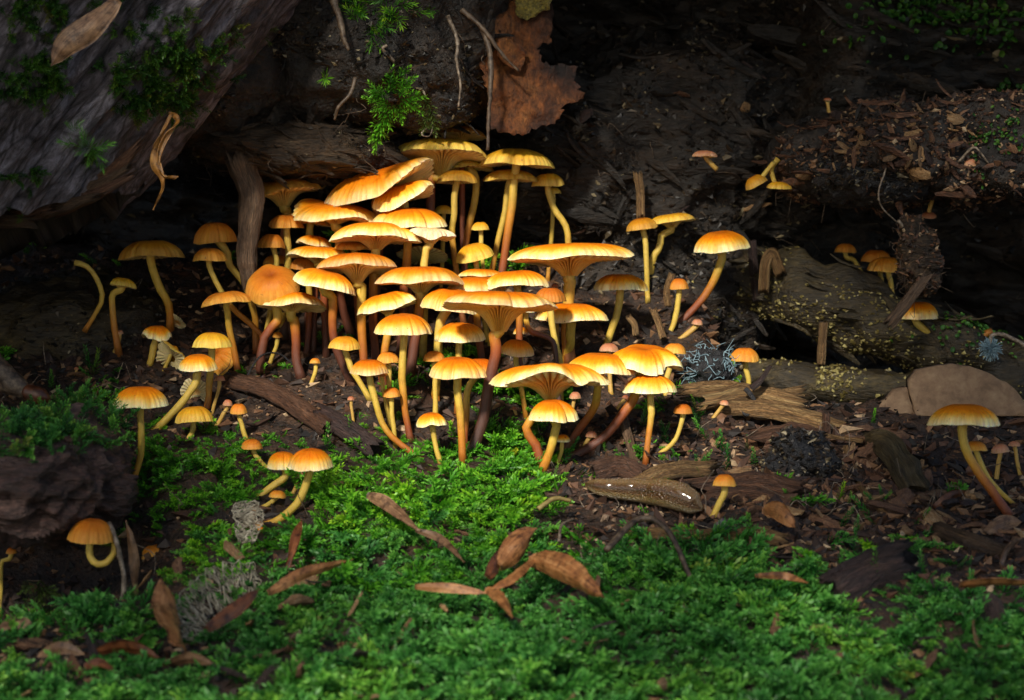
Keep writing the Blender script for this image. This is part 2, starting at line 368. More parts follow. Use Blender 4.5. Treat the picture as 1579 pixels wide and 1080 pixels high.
# ------------------------------------------------------------------ the setting: forest floor
def X(px, Y=0): return (px - 789.5) * pxs(Y)
def ground(x, y, fine=True):
    x = np.asarray(x, float); y = np.asarray(y, float)
    right = sst(.72, 1.0, x)
    yb = np.clip(y, 0, 1.5)
    back = .5 * yb * (1 - right) + right * (.34 * np.clip(y, 0, .5) - .20 * sst(.6, 1.1, y))
    yf = np.minimum(y, 0)
    front = np.where(yf > -2.4, .28 * yf, -.672 + .06 * np.clip(yf + 2.4, -12, 0))
    z = front + back
    z = z + .11 * np.exp(-((x + 1.13) / .24) ** 2 - ((y + .12) / .28) ** 2)      # mossy mound
    z = z + .05 * np.exp(-((x + .25) / .45) ** 2 - ((y + .22) / .25) ** 2)       # bright moss cushion
    z = z - .46 * np.exp(-((x + 1.68) / .34) ** 2 - ((y + .68) / .40) ** 2)      # dark hollow at the left
    z = z + .05 * np.exp(-((x - .2) / 1.6) ** 2 - ((y + 1.75) / .45) ** 2)
    p = np.stack((x, y, np.zeros_like(x)), -1)
    near = np.exp(-(np.maximum(np.abs(x) - 3, 0) / 3) ** 2)
    z = z + .055 * fbm(p * 2.2 + 3.1, 3)
    if fine: z = z + near * (.03 * fbm(p * 9 + 9.2, 3) + .010 * fbm(p * 34 + 1.7, 2))
    return z
def hit(px, py):
    """where the sight line through a pixel meets the floor"""
    Y = np.linspace(-4, 1.7, 900); a, b = (px - 789.5) / F, (540 - py) / F
    d = np.array((a, cp + b * sp, -sp + b * cp)); t = (Y - CAM[1]) / d[1]
    x, z = CAM[0] + d[0] * t, CAM[2] + d[2] * t
    g = ground(x, Y); k = np.nonzero(z <= g)[0]
    i = k[0] if len(k) else len(Y) - 1
    return np.array((x[i], Y[i], g[i]))
def onground(px, py, up=0.0): p = hit(px, py); p[2] += up; return p

def axis(lo, hi, step, far):
    c = np.arange(lo, hi, step); k = step * 1.35 ** np.arange(1, 60); k = np.cumsum(k); k = k[k < far]
    return np.concatenate((lo - k[::-1], c, hi + k))
gx, gy = axis(-2.4, 2.4, .017, 60), axis(-3.0, 1.8, .017, 60)
GX, GY = np.meshgrid(gx, gy, indexing='ij'); GZ = ground(GX, GY)
gV = np.stack((GX, GY, GZ), -1).reshape(-1, 3)
floor = tag(mesh('forest_floor', gV, gridf(len(gx), len(gy))[:, ::-1], M['soil']), kind='structure')
k = (np.abs(GX) < 2.4) & (GY > -3.0) & (GY < 1.7)
ci = np.nonzero(np.abs(gx) < 2.4)[0]; cj = np.nonzero((gy > -3.0) & (gy < 1.5))[0]
cV = gV.reshape(len(gx), len(gy), 3)[ci[0]:ci[-1] + 1, cj[0]:cj[-1] + 1]
floorV, floorF = cV.reshape(-1, 3), gridf(cV.shape[0], cV.shape[1])[:, ::-1]

# ------------------------------------------------------------------ hollow rotten trunk round the cavity
trunk = tag(thing('hollow_trunk', (0, 2.2, .3)), 'hollow rotten fallen trunk forming the dark cavity behind all the mushrooms', 'fallen trunk')
U_, S_ = np.meshgrid(np.linspace(-3.6, 3.6, 300), np.linspace(0, 1, 190), indexing='ij')
zz = -.15 + S_ * 2.75
yy = 1.95 + .25 * sst(1.2, 2.0, np.abs(U_)) - .55 * sst(.85, 1.35, zz) * sst(.9, 1.5, U_) - 1.6 * sst(1.75, 2.6, zz)
wp = np.stack((U_, zz * 1.5, zz * 0), -1)
yy = yy - .30 * fbm(wp * 1.6 + 4, 3) - .16 * ridged(wp * np.array((1.1, 3.0, 1)) + 2, 4) - .05 * fbm(wp * 14, 3)
wV = np.stack((U_, yy, zz), -1).reshape(-1, 3); wF = gridf(300, 190)[:, ::-1]
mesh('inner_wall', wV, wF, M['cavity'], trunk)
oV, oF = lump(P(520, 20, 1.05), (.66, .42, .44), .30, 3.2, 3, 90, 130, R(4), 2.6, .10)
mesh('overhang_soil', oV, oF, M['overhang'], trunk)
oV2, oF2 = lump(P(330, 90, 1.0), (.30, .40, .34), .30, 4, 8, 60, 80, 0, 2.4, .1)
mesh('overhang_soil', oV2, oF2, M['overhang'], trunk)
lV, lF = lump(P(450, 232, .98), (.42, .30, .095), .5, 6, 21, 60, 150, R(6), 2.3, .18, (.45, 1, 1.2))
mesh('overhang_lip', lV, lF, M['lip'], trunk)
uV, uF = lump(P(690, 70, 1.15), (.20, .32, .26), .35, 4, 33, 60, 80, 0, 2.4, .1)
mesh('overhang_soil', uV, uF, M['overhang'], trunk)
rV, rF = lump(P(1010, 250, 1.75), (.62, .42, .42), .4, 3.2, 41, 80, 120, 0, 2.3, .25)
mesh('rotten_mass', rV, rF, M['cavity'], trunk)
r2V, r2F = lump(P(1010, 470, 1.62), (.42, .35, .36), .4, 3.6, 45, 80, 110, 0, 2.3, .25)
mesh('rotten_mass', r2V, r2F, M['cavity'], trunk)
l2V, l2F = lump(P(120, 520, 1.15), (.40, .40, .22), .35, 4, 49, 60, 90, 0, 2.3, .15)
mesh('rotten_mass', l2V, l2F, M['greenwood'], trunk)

# crumbly ledge on the right, diagonal beam and low branch in the cavity
ledge = tag(thing('crumbly_ledge', P(1430, 300, 1.0)), 'dark crumbly shelf of decayed wood strewn with chips above the cavity', 'wood ledge')
eV, eF = lump(P(1460, 240, 1.12), (.60, .46, .14), .95, 3.4, 51, 90, 190, R(-2), 2.2, .45)
mesh('shelf', eV, eF, M['overhang'], ledge)
e2V, e2F = lump(P(1345, 275, .95), (.22, .28, .085), .5, 7, 55, 60, 90, R(4), 2.3, .25)
mesh('charred_edge', e2V, e2F, M['black'], ledge)
beam = thing('rotten_branch', P(1260, 470, 1.3)); tag(beam, 'thick mossy brown branch slanting through the cavity, dotted with yellow granules', 'branch')
c = crom([P(1060, 430, 1.55), P(1180, 440, 1.32), P(1330, 478, 1.15), P(1480, 545, 1.1), P(1620, 600, 1.15)], 60)
bV, bFs = tube(c, np.linspace(.115, .14, 60), 40, .85, 5, 3); bF = bFs[0]
mesh('wood', bV, bFs, M['greenwood'], beam)
low = thing('rotten_branch', P(1290, 600, 1.0)); tag(low, 'short greenish branch lying low beside the tan slab', 'branch')
c = crom([P(1150, 585, 1.15), P(1260, 592, 1.05), P(1390, 600, .98), P(1450, 610, .95)], 40)
b2V, b2Fs = tube(c, np.linspace(.075, .085, 40), 32, .45, 9, 7)
mesh('wood', b2V, b2Fs, M['greenwood'], low)

# ------------------------------------------------------------------ bark-covered log leaning in at the upper left
log = tag(thing('mossy_log', P(60, 300, .3)), 'thick leaning log with silvery purple furrowed bark and moss patches', 'log')
px = pxs(0); RL = 290 * px
ax = np.array((.61, .10, .79)); ax /= np.linalg.norm(ax)
lat = np.array((.79, 0, -.61)); lat -= ax * lat.dot(ax); lat /= np.linalg.norm(lat); dep = np.cross(lat, ax)
if dep[1] > 0: dep = -dep            # towards the camera
c0 = P(-39, 103, 0) - dep * .42
nS, nA = 240, 300
th = np.linspace(0, 2 * np.pi, nA, endpoint=False); q = np.cos(th) * RL
send = -1.5 * (RL - q); send = np.maximum(send, -1.5) + .06 * fbm(np.stack((th * 9, th * 0, th * 0), -1), 4) + .03 * np.sin(th * 31)
S01 = np.linspace(0, 1, nS) ** 1.3
SS = send[None] + (2.6 - send[None]) * S01[:, None]
TH = np.broadcast_to(th, SS.shape)
bk = np.stack((np.cos(TH) * 2.2, np.sin(TH) * 2.2, SS * 1.05), -1)
h = ridged(bk * 2.3 + 3, 5) * .5 + fbm(bk * np.array((1, 1, .5)) * 6 + 7, 4) * .5
ter = fbm(bk * np.array((2.4, 2.4, 1.5)) + 5, 4) * 6; ter = (np.floor(ter) + sst(.35, .65, ter - np.floor(ter))) / 5
h = .45 * h + .6 * ter + .25 * ridged(bk * np.array((7, 7, 3.0)) + 1, 3)
rr = RL * (1 + .10 * fbm(bk * .7 + 2, 2)) + .075 * h
dirs = np.cos(TH)[..., None] * lat + np.sin(TH)[..., None] * dep
LV = c0 + SS[..., None] * ax + dirs * rr[..., None]
inner = []
for k_, (f_, o_) in enumerate(((.93, .03), (.80, .12), (.5, .22), (0.02, .25))):
    a = send + o_ + .05 * fbm(np.stack((th * 6, th * 0 + k_, th * 0), -1), 3)
    inner.append(c0 + a[:, None] * ax + dirs[0] * (RL * f_ * (1 + .06 * fbm(np.stack((th * 12, th * 0 + k_, th * 0), -1), 3)))[:, None])
Lall = np.concatenate((np.array(inner[::-1]), LV)); hh = np.concatenate((np.zeros((4, nA)), np.clip(h * .5 + .5, 0, 1)))
bka = np.concatenate((np.repeat(bk[:1], 4, 0), bk)); bka[:4, :, 2] -= np.arange(4)[::-1, None] * .1
hh[4:7] *= np.array((.2, .4, .7))[:, None]
logF = gridf(nS + 4, nA, True)[:, ::-1]
logV = Lall.reshape(-1, 3)
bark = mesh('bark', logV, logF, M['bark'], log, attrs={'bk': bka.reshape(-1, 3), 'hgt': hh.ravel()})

# ragged sheets cut from an outline in the picture plane
def sheet(poly, Y, thick=.02, step=7, jag=2.2, amp=.03, fr=6, seed=0, tiltx=0.0, tilty=0.0, bend=0.0):
    """poly in photograph pixels at depth Y -> solid ragged plate"""
    g = np.random.default_rng(seed); pts = []
    poly = np.asarray(poly, float); n = len(poly)
    for i in range(n):
        a, b = poly[i], poly[(i + 1) % n]; k = max(1, int(np.linalg.norm(b - a) / step))
        for t in range(k): pts.append(a + (b - a) * t / k + g.normal(0, jag, 2))
    nb = len(pts); lo, hi = poly.min(0), poly.max(0)
    m = int((hi[0] - lo[0]) * (hi[1] - lo[1]) / (step * step) * 1.0)
    inn = g.random((m, 2)) * (hi - lo) + lo
    allp = [Vector(p) for p in pts] + [Vector(p) for p in inn]
    vs_, _, fs, *_ = delaunay_2d_cdt(allp, [(i, (i + 1) % nb) for i in range(nb)], [], 1, 1e-4)
    q = np.array([tuple(v) for v in vs_]); cx, cy = poly.mean(0)
    Yv = Y + amp * fbm(np.stack((q[:, 0] * .01 * fr, q[:, 1] * .01 * fr, q[:, 0] * 0 + seed), -1), 4)
    Yv = Yv + tiltx * (q[:, 0] - cx) * pxs(Y) + tilty * (q[:, 1] - cy) * pxs(Y) + bend * ((q[:, 0] - cx) * pxs(Y)) ** 2
    A = np.array([P(a, b, y) for (a, b), y in zip(q, Yv)]); B = A + np.array((0, thick, 0)) * (1 + .3 * fbm(A * 20, 2))[:, None]
    fs = [list(f) for f in fs]; N = len(A); edge = {}
    for f in fs:
        for i in range(len(f)):
            e = (f[i], f[(i + 1) % len(f)]); edge[e] = 1
    side = [[a, b, b + N, a + N][::-1] for (a, b) in edge if (b, a) not in edge]
    return np.vstack((A, B)), [f[::-1] for f in fs] + [[v + N for v in f] for f in fs] + [s[::-1] for s in side]

fl = tag(thing('bark_flap', P(830, 10, .85)), 'ragged rust-brown sheet of bark hanging down above the mushroom cluster', 'bark')
V, f = sheet([(700, -60), (856, -60), (850, 65), (826, 72), (838, 100), (866, 98), (889, 104), (886, 125), (902, 148), (884, 158), (872, 160), (864, 184), (838, 196), (806, 206), (768, 205), (750, 190), (752, 150), (735, 90)], .80, .035, 5, 2.0, .06, 3, 4, .15, -.05, .0)
mesh('bark_sheet', V, f, M['flap'], fl)
V, f = sheet([(792, -30), (852, -30), (850, 14), (832, 18), (826, 27), (808, 30), (796, 24)], .765, .02, 6, 1.5, .02, 8, 9)
mesh('mossy_patch', V, f, M['olive'], fl)
V, f = sheet([(762, 62), (788, 60), (812, 80), (806, 112), (790, 108), (772, 90)], .75, .03, 6, 2, .03, 8, 19)
mesh('torn_layer', V, f, M['flap'], fl)

# tan slab at the right
sl = tag(thing('stone_slab', P(1460, 640, .40)), 'smooth tan slab with a dark crack, standing behind the large lone mushroom', 'slab')
V, f = sheet([(1346, 640), (1362, 620), (1380, 602), (1398, 598), (1400, 606), (1406, 626), (1410, 640)], .47, .09, 7, .8, .015, 3, 3, -.1, -.5)
mesh('slab_piece', V, f, M['slab'], sl)
V, f = sheet([(1413, 642), (1408, 622), (1402, 602), (1402, 588), (1414, 573), (1440, 566), (1470, 562), (1498, 566), (1530, 578), (1560, 596), (1578, 618), (1585, 642)], .48, .10, 8, .8, .02, 3, 5, -.05, -.5)
mesh('slab_piece', V, f, M['slab'], sl)

# planks, splinters, stakes
def plank(pts, w, t, seed=0, n=26, rag=.5, taper=(1, 1)):
    """splintered stick of rectangular section along pts (world), ragged at both ends"""
    n = 44; c = crom(pts, n); T, N, B = frames(c); m = 24; g = np.random.default_rng(seed)
    th = np.linspace(0, 2 * np.pi, m, endpoint=False)
    ss = lambda v: np.sign(v) * np.abs(v) ** .55
    wv = np.linspace(taper[0], taper[1], n) * w / 2
    d = (ss(np.cos(th))[None, :, None] * N[:, None]) * wv[:, None, None] + (ss(np.sin(th))[None, :, None] * B[:, None]) * (t / 2)
    L = np.linalg.norm(c[-1] - c[0]); V = c[:, None] + d
    V = V + d * (.30 * fbm(V * 14 + seed, 3) + .28 * fbm(np.stack((np.cos(th)[None] * 3 + seed + 0 * wv[:, None], np.sin(th)[None] * 3 + 0 * wv[:, None], np.linspace(0, L * 4, n)[:, None] + 0 * th[None]), -1), 4, .7))[..., None]
    e = g.random((2, m)) * rag * w
    V[0] -= T[0] * e[0][:, None]; V[-1] += T[-1] * e[1][:, None]
    V = V.reshape(-1, 3); V = np.vstack((V, c[0] + T[0] * w * .25, c[-1] - T[-1] * w * .25)); a, b = n * m, n * m + 1; j = np.arange(m)
    sk = np.stack((np.tile(np.cos(th) * 2.2, n), np.tile(np.sin(th) * 2.2, n) + seed * 3.1, np.repeat(np.linspace(0, L * 3.0, n), m)), -1); sk = np.vstack((sk, sk[0], sk[-1]))
    return V, [gridf(n, m, True), np.vstack((np.stack((np.full(m, a), (j + 1) % m, j), -1), np.stack((np.full(m, b), (n - 1) * m + j, (n - 1) * m + (j + 1) % m), -1)))], sk
GR = {'redwood': 'g_red', 'yellowwood': 'g_yellow', 'greywood': 'g_grey', 'greenwood': 'g_green', 'chip_dark': 'g_dark', 'lip': 'g_brown'}
def stick(name, label, cat_, pts, w, t, mat, seed=0, group=None, **k):
    V, f, sk = plank(pts, w, t, seed, **k); return tag(mesh(name, V, f, M[GR.get(mat, mat)], loc=V.mean(0), attrs={'stk': sk}), label, cat_, group)
# ------------------------------------------------------------------ mushrooms
def lerpc(stops, t):
    t = np.asarray(t); xs = [s[0] for s in stops]; return np.stack([np.interp(t, xs, [s[1][k] for s in stops]) for k in range(3)] + [np.ones_like(t)], -1)
CAPC = {'o': [(0, (.42, .085, .004)), (.35, (.56, .135, .004)), (.65, (.74, .20, .004)), (.80, (.83, .31, .010)), (.90, (.88, .50, .08)), (.96, (.92, .70, .28)), (1, (.94, .82, .50))],
        'y': [(0, (.46, .14, .008)), (.35, (.58, .24, .010)), (.8, (.70, .38, .022)), (1, (.76, .54, .12))],
        'b': [(0, (.30, .065, .008)), (.3, (.50, .14, .012)), (.75, (.64, .22, .020)), (1, (.70, .36, .07))],
        'p': [(0, (.22, .07, .04)), (.4, (.38, .14, .07)), (.8, (.46, .20, .11)), (1, (.5, .28, .16))],
        'w': [(0, (.60, .28, .06)), (.4, (.78, .52, .22)), (1, (.88, .76, .55))]}
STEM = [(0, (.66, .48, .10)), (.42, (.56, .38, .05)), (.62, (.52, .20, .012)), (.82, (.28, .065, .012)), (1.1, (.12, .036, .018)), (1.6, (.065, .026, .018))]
MUSH = []; BOX = []
def cap_shape(C, Rr, H, dec, rs, roll, pitch, seed, wave=.03, dip=.12, pw=2.3, ex=.62, hollow=.35, notch=(), N=None, fold=None, crim=1.5):
    """top and gill surfaces of one cap; returns (V, F, rho, stk) twice"""
    g = np.random.default_rng(seed)
    big = Rr > .045; N = N or int(np.clip(18 + Rr * 120, 16, 42)); m = N * 4 if big else N * 2; n = 13 if big else 9
    th = np.linspace(0, 2 * np.pi, m, endpoint=False)
    ph = g.random(8) * 6.28; lowf = np.sin(2 * th + ph[0]) * .6 + np.sin(3 * th + ph[1]) * .5 + .3 * np.sin(5 * th + ph[2]) + .2 * np.sin(8 * th + ph[3])
    out = 1 + .022 * np.sin(3 * th + ph[4]) + .018 * np.sin(5 * th + ph[5]) + wave * .35 * np.sin(7 * th + ph[6]) + crim * .012 * np.cos(N * th) + crim * .02 * vn(np.stack((np.cos(th) * 9, np.sin(th) * 9, th * 0 + seed), -1))
    notch = list(notch) + ([(g.uniform(200, 340), g.uniform(2.5, 5), g.uniform(.05, .2)) for _ in range(g.integers(0, 3))] if big and crim >= .5 else [])
    for a0, wd_, dp in notch: out = out - dp * np.exp(-(((th - R(a0) + np.pi) % (2 * np.pi) - np.pi) / R(wd_)) ** 2)
    def place(r, z):
        r2 = r[:, None] * out[None]
        zz = z + 1.35 * wave * Rr * lowf[None] * r[:, None] ** 2.5
        if fold:
            for a0, wd_, up in fold: zz = zz + up * Rr * r[:, None] ** 2.2 * np.exp(-(((th - R(a0) + np.pi) % (2 * np.pi) - np.pi) / R(wd_)) ** 2)[None]
        L = np.stack((r2 * np.cos(th) * Rr, r2 * np.sin(th) * Rr, zz), -1)
        cr, sr, c2, s2 = math.cos(roll), math.sin(roll), math.cos(pitch), math.sin(pitch)
        L = np.stack((L[..., 0], L[..., 1] * c2 - L[..., 2] * s2, L[..., 1] * s2 + L[..., 2] * c2), -1)
        L = np.stack((L[..., 0] * cr + L[..., 2] * sr, L[..., 1], -L[..., 0] * sr + L[..., 2] * cr), -1)
        return L + C
    r = np.linspace(0, 1, n) ** .85
    f = (1 - r ** pw) ** ex - dip * np.exp(-(r / .22) ** 2)
    ztop = H * f[:, None] + 0 * th[None] - crim * .010 * Rr * (r[:, None] ** 4) * (1 - r[:, None] ** 10) * (.5 + .5 * np.cos(N * th))[None]
    ztop = ztop + .03 * H * fbm(np.stack((r[:, None] * np.cos(th) * 3, r[:, None] * np.sin(th) * 3, 0 * r[:, None] * th + seed), -1), 3) * (1 - r[:, None] ** 4)
    top = place(r, ztop); stk = lambda rr: np.stack((np.cos(th)[None] * 2.6 + 0 * rr[:, None], np.sin(th)[None] * 2.6 + 0 * rr[:, None], rr[:, None] * .55 + 0 * th[None] + seed * 1.7), -1)
    r0 = max(.04, rs / Rr * .92); rg = np.linspace(1, r0, n + 2); gq = (rg - 1) / (r0 - 1)
    fg = (1 - np.minimum(rg, 1) ** pw) ** ex
    lift = np.minimum(hollow * (1 - rg ** 2), np.maximum(fg - .12, 0)) * H
    z = lift - dec * (.12 * gq + .88 * gq ** 5.0)
    ridge = np.abs(np.cos(N / 2 * th)) ** .7
    env = np.minimum(gq * 8, 1) * (.25 + .75 * np.sin(np.pi * np.clip(gq, 0, 1)) ** .6)
    zg = z[:, None] + (.5 - ridge[None]) * (.13 * Rr if big else .05 * Rr) * env[:, None] - .012 * Rr * (gq > 0)[:, None]
    # gills that run down the stem stand out sideways there
    rgg = rg; und = place(rgg, zg)
    if dec > 0:
        steep = sst(.55, .85, gq) * rs * .55
        dirs_ = np.stack((np.cos(th), np.sin(th), 0 * th), -1)
        und = und + (steep[:, None] * (.5 - ridge[None]) * -1)[..., None] * dirs_[None]
    und[0] = top[-1]
    return (top.reshape(-1, 3), gridf(n, m, True), np.repeat(r, m), stk(r).reshape(-1, 3)), (und.reshape(-1, 3), gridf(n + 2, m, True), np.repeat(rg, m), stk(rg * 3).reshape(-1, 3), (ridge[None] * np.ones((n + 2, 1))).ravel())

def mushroom(label, cx, cy, w, h, path=(), sw=10, tilt=0, pitch=0, dec=0, Y=None, dk=.45, tone='o', dY=0., group='mushrooms growing in the hollow trunk', capless=False, ground_base=True, gc=None, **kw):
    seed = len(MUSH) + 11; g = np.random.default_rng(seed)
    path = list(path)
    if Y is None:
        base = hit(*path[-1]); Yc = base[1] + dY
    else: Yc = Y; base = None
    if cy > 600 or (path and path[-1][1] > 640):
        if w < 70: BOX.append((cx - w / 2, cx + w / 2, cy - h, cy + 14, Yc))
        for a_, b_ in zip([(cx, cy)] + path[:-1], path): BOX.append((min(a_[0], b_[0]) - 6, max(a_[0], b_[0]) + 6, min(a_[1], b_[1]), max(a_[1], b_[1]) - 8, Yc))
    s = pxs(Yc); C = P(cx, cy, Yc); Rr, H, D = w / 2 * s, h * s, dec * s
    rs = sw / 2 * s; roll, pt = R(tilt), R(pitch + g.normal(0, 1.5))
    n_ = np.array((math.sin(roll), -math.sin(pt), math.cos(roll) * math.cos(pt))); n_ /= np.linalg.norm(n_)
    # stem curve: from inside the cap along the path to the floor
    pts = [C + n_ * H * .25]
    if not path: path = [(cx + g.normal(0, 3), cy + 25)]
    k = len(path)
    if D > 0: pts.append(C - n_ * D * .9)
    for i, (x, y) in enumerate(path):
        t = (i + 1) / k
        yy = Yc + ((base[1] - Yc) * t if base is not None else 0)
        if base is not None and i == k - 1: q = base - np.array((0, 0, .012))
        else: q = P(x, y, yy)
        if np.linalg.norm(q - pts[-1]) > .012: pts.append(q)
    if base is None and ground_base:
        q = pts[-1]; gz = float(ground(q[0], q[1])); d = q[2] - gz
        if d > .02:
            dx, dy = g.normal(0, .04, 2) * min(1, d * 3)
            pts.append(np.array((q[0] + dx * .4, q[1] + dy * .4 + .01, q[2] - d * .5))); pts.append(np.array((q[0] + dx, q[1] + dy, float(ground(q[0] + dx, q[1] + dy)) - .012)))
    vis = sum(np.linalg.norm(pts[i + 1] - pts[i]) for i in range(len(pts) - 1))
    ns = int(np.clip(vis / .03, 12, 34)); c = crom(pts, ns); t = np.linspace(0, 1, ns)
    rad = rs * (1 + .22 * np.exp(-t / .06) - .12 * t + .25 * np.exp(-(1 - t) / .05)) * (1 + .13 * fbm(np.stack((t * 7, t * 0 + seed, t * 0), -1), 3))
    root = tag(thing('mushroom' if not capless else 'mushroom_stalk', c[-1]), label, 'mushroom' if not capless else 'mushroom stalk', group)
    MUSH.append(root)
    c = c + (rs * .30 * (np.minimum(t, 1 - t) * 4).clip(0, 1))[:, None] * np.stack([fbm(np.stack((t * 5, t * 0 + seed + 9 * q_, t * 0), -1), 2) for q_ in range(3)], -1)
    m = 14; V, f = tube(c, rad, m)
    tt = np.concatenate((np.repeat(t, m), (0, 1)))
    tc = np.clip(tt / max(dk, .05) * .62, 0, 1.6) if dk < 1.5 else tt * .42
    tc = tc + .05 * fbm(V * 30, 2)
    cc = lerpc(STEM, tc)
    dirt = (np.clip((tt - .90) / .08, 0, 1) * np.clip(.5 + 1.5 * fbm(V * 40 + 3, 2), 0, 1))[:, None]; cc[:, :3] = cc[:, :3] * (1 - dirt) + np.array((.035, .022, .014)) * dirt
    if tone == 'p' and dk > 1: cc[:, :3] = cc[:, :3] * np.array((.85, .75, 1.0))
    a = np.linspace(0, 2 * np.pi, m, endpoint=False); stk = np.stack((np.tile(np.cos(a) * 3, ns), np.tile(np.sin(a) * 3, ns), np.repeat(t * vis * 8, m) + seed), -1); stk = np.vstack((stk, stk[0], stk[-1]))
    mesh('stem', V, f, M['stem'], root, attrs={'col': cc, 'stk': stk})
    if capless: return root
    top, und = cap_shape(C, Rr, H, D, rs, roll, pt, seed, **kw)
    capo = mesh('cap', top[0], top[1], M['cap'], root, attrs={'col': lerpc(CAPC[tone], top[2] + .06 * fbm(top[0] * 25, 2)), 'rho': top[2], 'stk': top[3]})
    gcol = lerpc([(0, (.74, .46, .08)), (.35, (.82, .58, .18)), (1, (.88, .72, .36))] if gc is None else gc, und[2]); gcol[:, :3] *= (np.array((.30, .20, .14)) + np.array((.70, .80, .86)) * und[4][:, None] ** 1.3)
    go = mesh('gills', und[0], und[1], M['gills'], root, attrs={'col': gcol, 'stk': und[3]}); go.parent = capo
    return root

m_ = mushroom
FL = dict(dip=.10, pw=3.0, ex=.7, wave=.035)       # flat mature caps
# --- the large caps in the middle of the cluster
m_('largest funnel-shaped orange mushroom in the middle, rim torn up at the back', 770, 474, 174, 24, [(762, 516), (765, 545), (755, 592), (745, 650), (724, 702)], 19, 1, -6, 44, dk=.34, fold=[(125, 22, .28), (100, 12, -.1)], gc=[(0, (.62, .36, .05)), (.4, (.78, .52, .12)), (1, (.86, .66, .26))], **FL)
m_('broad flat orange mushroom standing alone right of the cluster top, thick funnel stem', 877, 400, 192, 24, [(879, 436), (877, 470), (876, 520), (880, 570)], 20, -2, -4, 32, dk=.75, **FL)
m_('broad orange mushroom with gills rippling down its bent stem, above a small dome', 848, 591, 183, 30, [(842, 622), (822, 645), (811, 664), (828, 690), (836, 722)], 15, -2, -6, 34, dk=.62, fold=[(270, 30, .16), (300, 10, -.12)], **FL)
m_('wide orange mushroom with a wavy notched rim and long purple-based curving stem', 994, 566, 122, 32, [(984, 590), (972, 625), (930, 675), (874, 706)], 16, 3, 8, 0, dk=.42, wave=.07, notch=[(312, 16, .22)], fold=[(318, 20, .2)], pw=2.6)
m_('yellow-orange mushroom overlapping the notched wavy cap on its left', 926, 574, 109, 30, [(922, 600), (917, 628), (890, 665), (868, 698)], 13, 2, 4, 0, dk=.5, dY=-.10)
m_('low orange mushroom under the notched wavy cap, straight stem', 1003, 605, 83, 28, [(1004, 630), (1002, 655), (995, 716)], 11, 0, 0, 0, dk=.75, dY=.03)
m_('plump orange dome with a notch, in front of the rippling-gilled mushroom', 852, 646, 76, 30, [(858, 662), (850, 692), (835, 724)], 15, 1, 3, 0, dk=.85, notch=[(318, 9, .25)], dY=-.04)
m_('flat-topped orange mushroom between the broad thick-stemmed one and the yellow pair', 881, 494, 114, 27, [(880, 512), (878, 535), (871, 566)], 15, 1, 0, 0, dk=.9, dY=-.06)
m_('bright orange mushroom with a long straight dark-footed stem in front of the cluster', 706, 580, 88, 30, [(705, 596), (710, 640), (714, 714)], 13, 1, 3, 0, dk=.8)
m_('orange mushroom half hidden behind the long straight dark-footed one', 740, 578, 56, 26, [(722, 600), (718, 650), (716, 690)], 11, 2, 2, 0, dk=.6)
m_('round orange cap on a tall slim stem left of the torn-rimmed largest mushroom', 622, 513, 90, 30, [(622, 530), (621, 592), (625, 640), (635, 682)], 12, 0, 3, 0, dk=.62, dY=.0)
m_('orange cap above the long straight dark-footed mushroom, brown spot in its centre', 709, 525, 78, 28, [(708, 540), (708, 560), (705, 645)], 11, 0, 4, 0, dk=.8, dY=.02)
m_('flat golden mushroom with short funnel gills, fifth tier of the stacked caps', 649, 437, 136, 26, [(647, 466), (645, 495), (638, 530), (632, 585)], 16, 0, -3, 22, Y=.50, dk=.45, **FL)
m_('orange cap sloping to the left beside the tall slim-stemmed round cap', 598, 477, 92, 26, [(601, 500), (596, 525), (590, 575)], 13, -13, -5, 14, Y=.44, dk=.55, wave=.05)
m_('orange-brown cap with frilled rim tucked behind the largest mushroom', 694, 478, 92, 34, [(677, 500), (675, 550), (672, 600)], 14, 5, 0, 0, Y=.40, dk=.8, wave=.05, gc=None)
m_('thin orange cap lying behind the torn rim of the largest mushroom', 742, 427, 72, 12, [(742, 445)], 11, 2, 0, 6, Y=.75, **FL)
m_('orange cap just behind the torn rim of the largest mushroom', 735, 448, 92, 22, [(735, 470)], 12, 0, 0, 0, Y=.58, wave=.06)
m_('smooth orange cap with a dark speck right behind the largest mushroom', 796, 441, 98, 24, [(800, 460)], 12, -3, 2, 0, Y=.52, wave=.05, pw=2.6)
m_('brown-orange dome peeking out below the broad thick-stemmed mushroom', 848, 465, 50, 22, [(850, 497), (857, 530), (864, 560)], 10, 0, 0, 0, Y=.40, tone='b', dk=1.2)
m_('small orange dome on a slim stem right of the largest mushroom', 797, 547, 54, 24, [(796, 560), (803, 592), (812, 645)], 9, 4, 0, 0, dk=.95)
m_('tiny orange button beneath the right edge of the largest cap', 803, 515, 23, 11, [(803, 530), (803, 580)], 6, 0, 0, 0, dk=2)
m_('half-hidden orange mushroom with a hooked reddish stem under the largest cap', 812, 480, 44, 14, [(811, 492), (818, 510), (846, 521), (856, 540)], 9, 0, 0, 0, Y=.35, dk=.25)
m_('small saddle-shaped orange cap low in front of the cluster', 666, 656, 47, 20, [(668, 668), (672, 688), (681, 714)], 9, -3, 4, 0, dk=2, fold=[(270, 24, .22)])
m_('small orange cap on a pale stem beside the tall slim-stemmed round cap', 670, 557, 35, 16, [(670, 575), (672, 605), (671, 655)], 9, 0, 0, 0, dk=2, tone='b')
m_('orange dome on a long stem sweeping right along the moss edge', 569, 576, 60, 22, [(572, 592), (584, 638), (606, 675), (652, 706)], 11, 0, 3, 0, dk=.72)
m_('small orange dome leaning over a slanted stem left of the sweeping-stemmed dome', 532, 538, 49, 20, [(535, 550), (547, 578), (574, 618)], 10, 2, 2, 0, dk=2, tone='y')
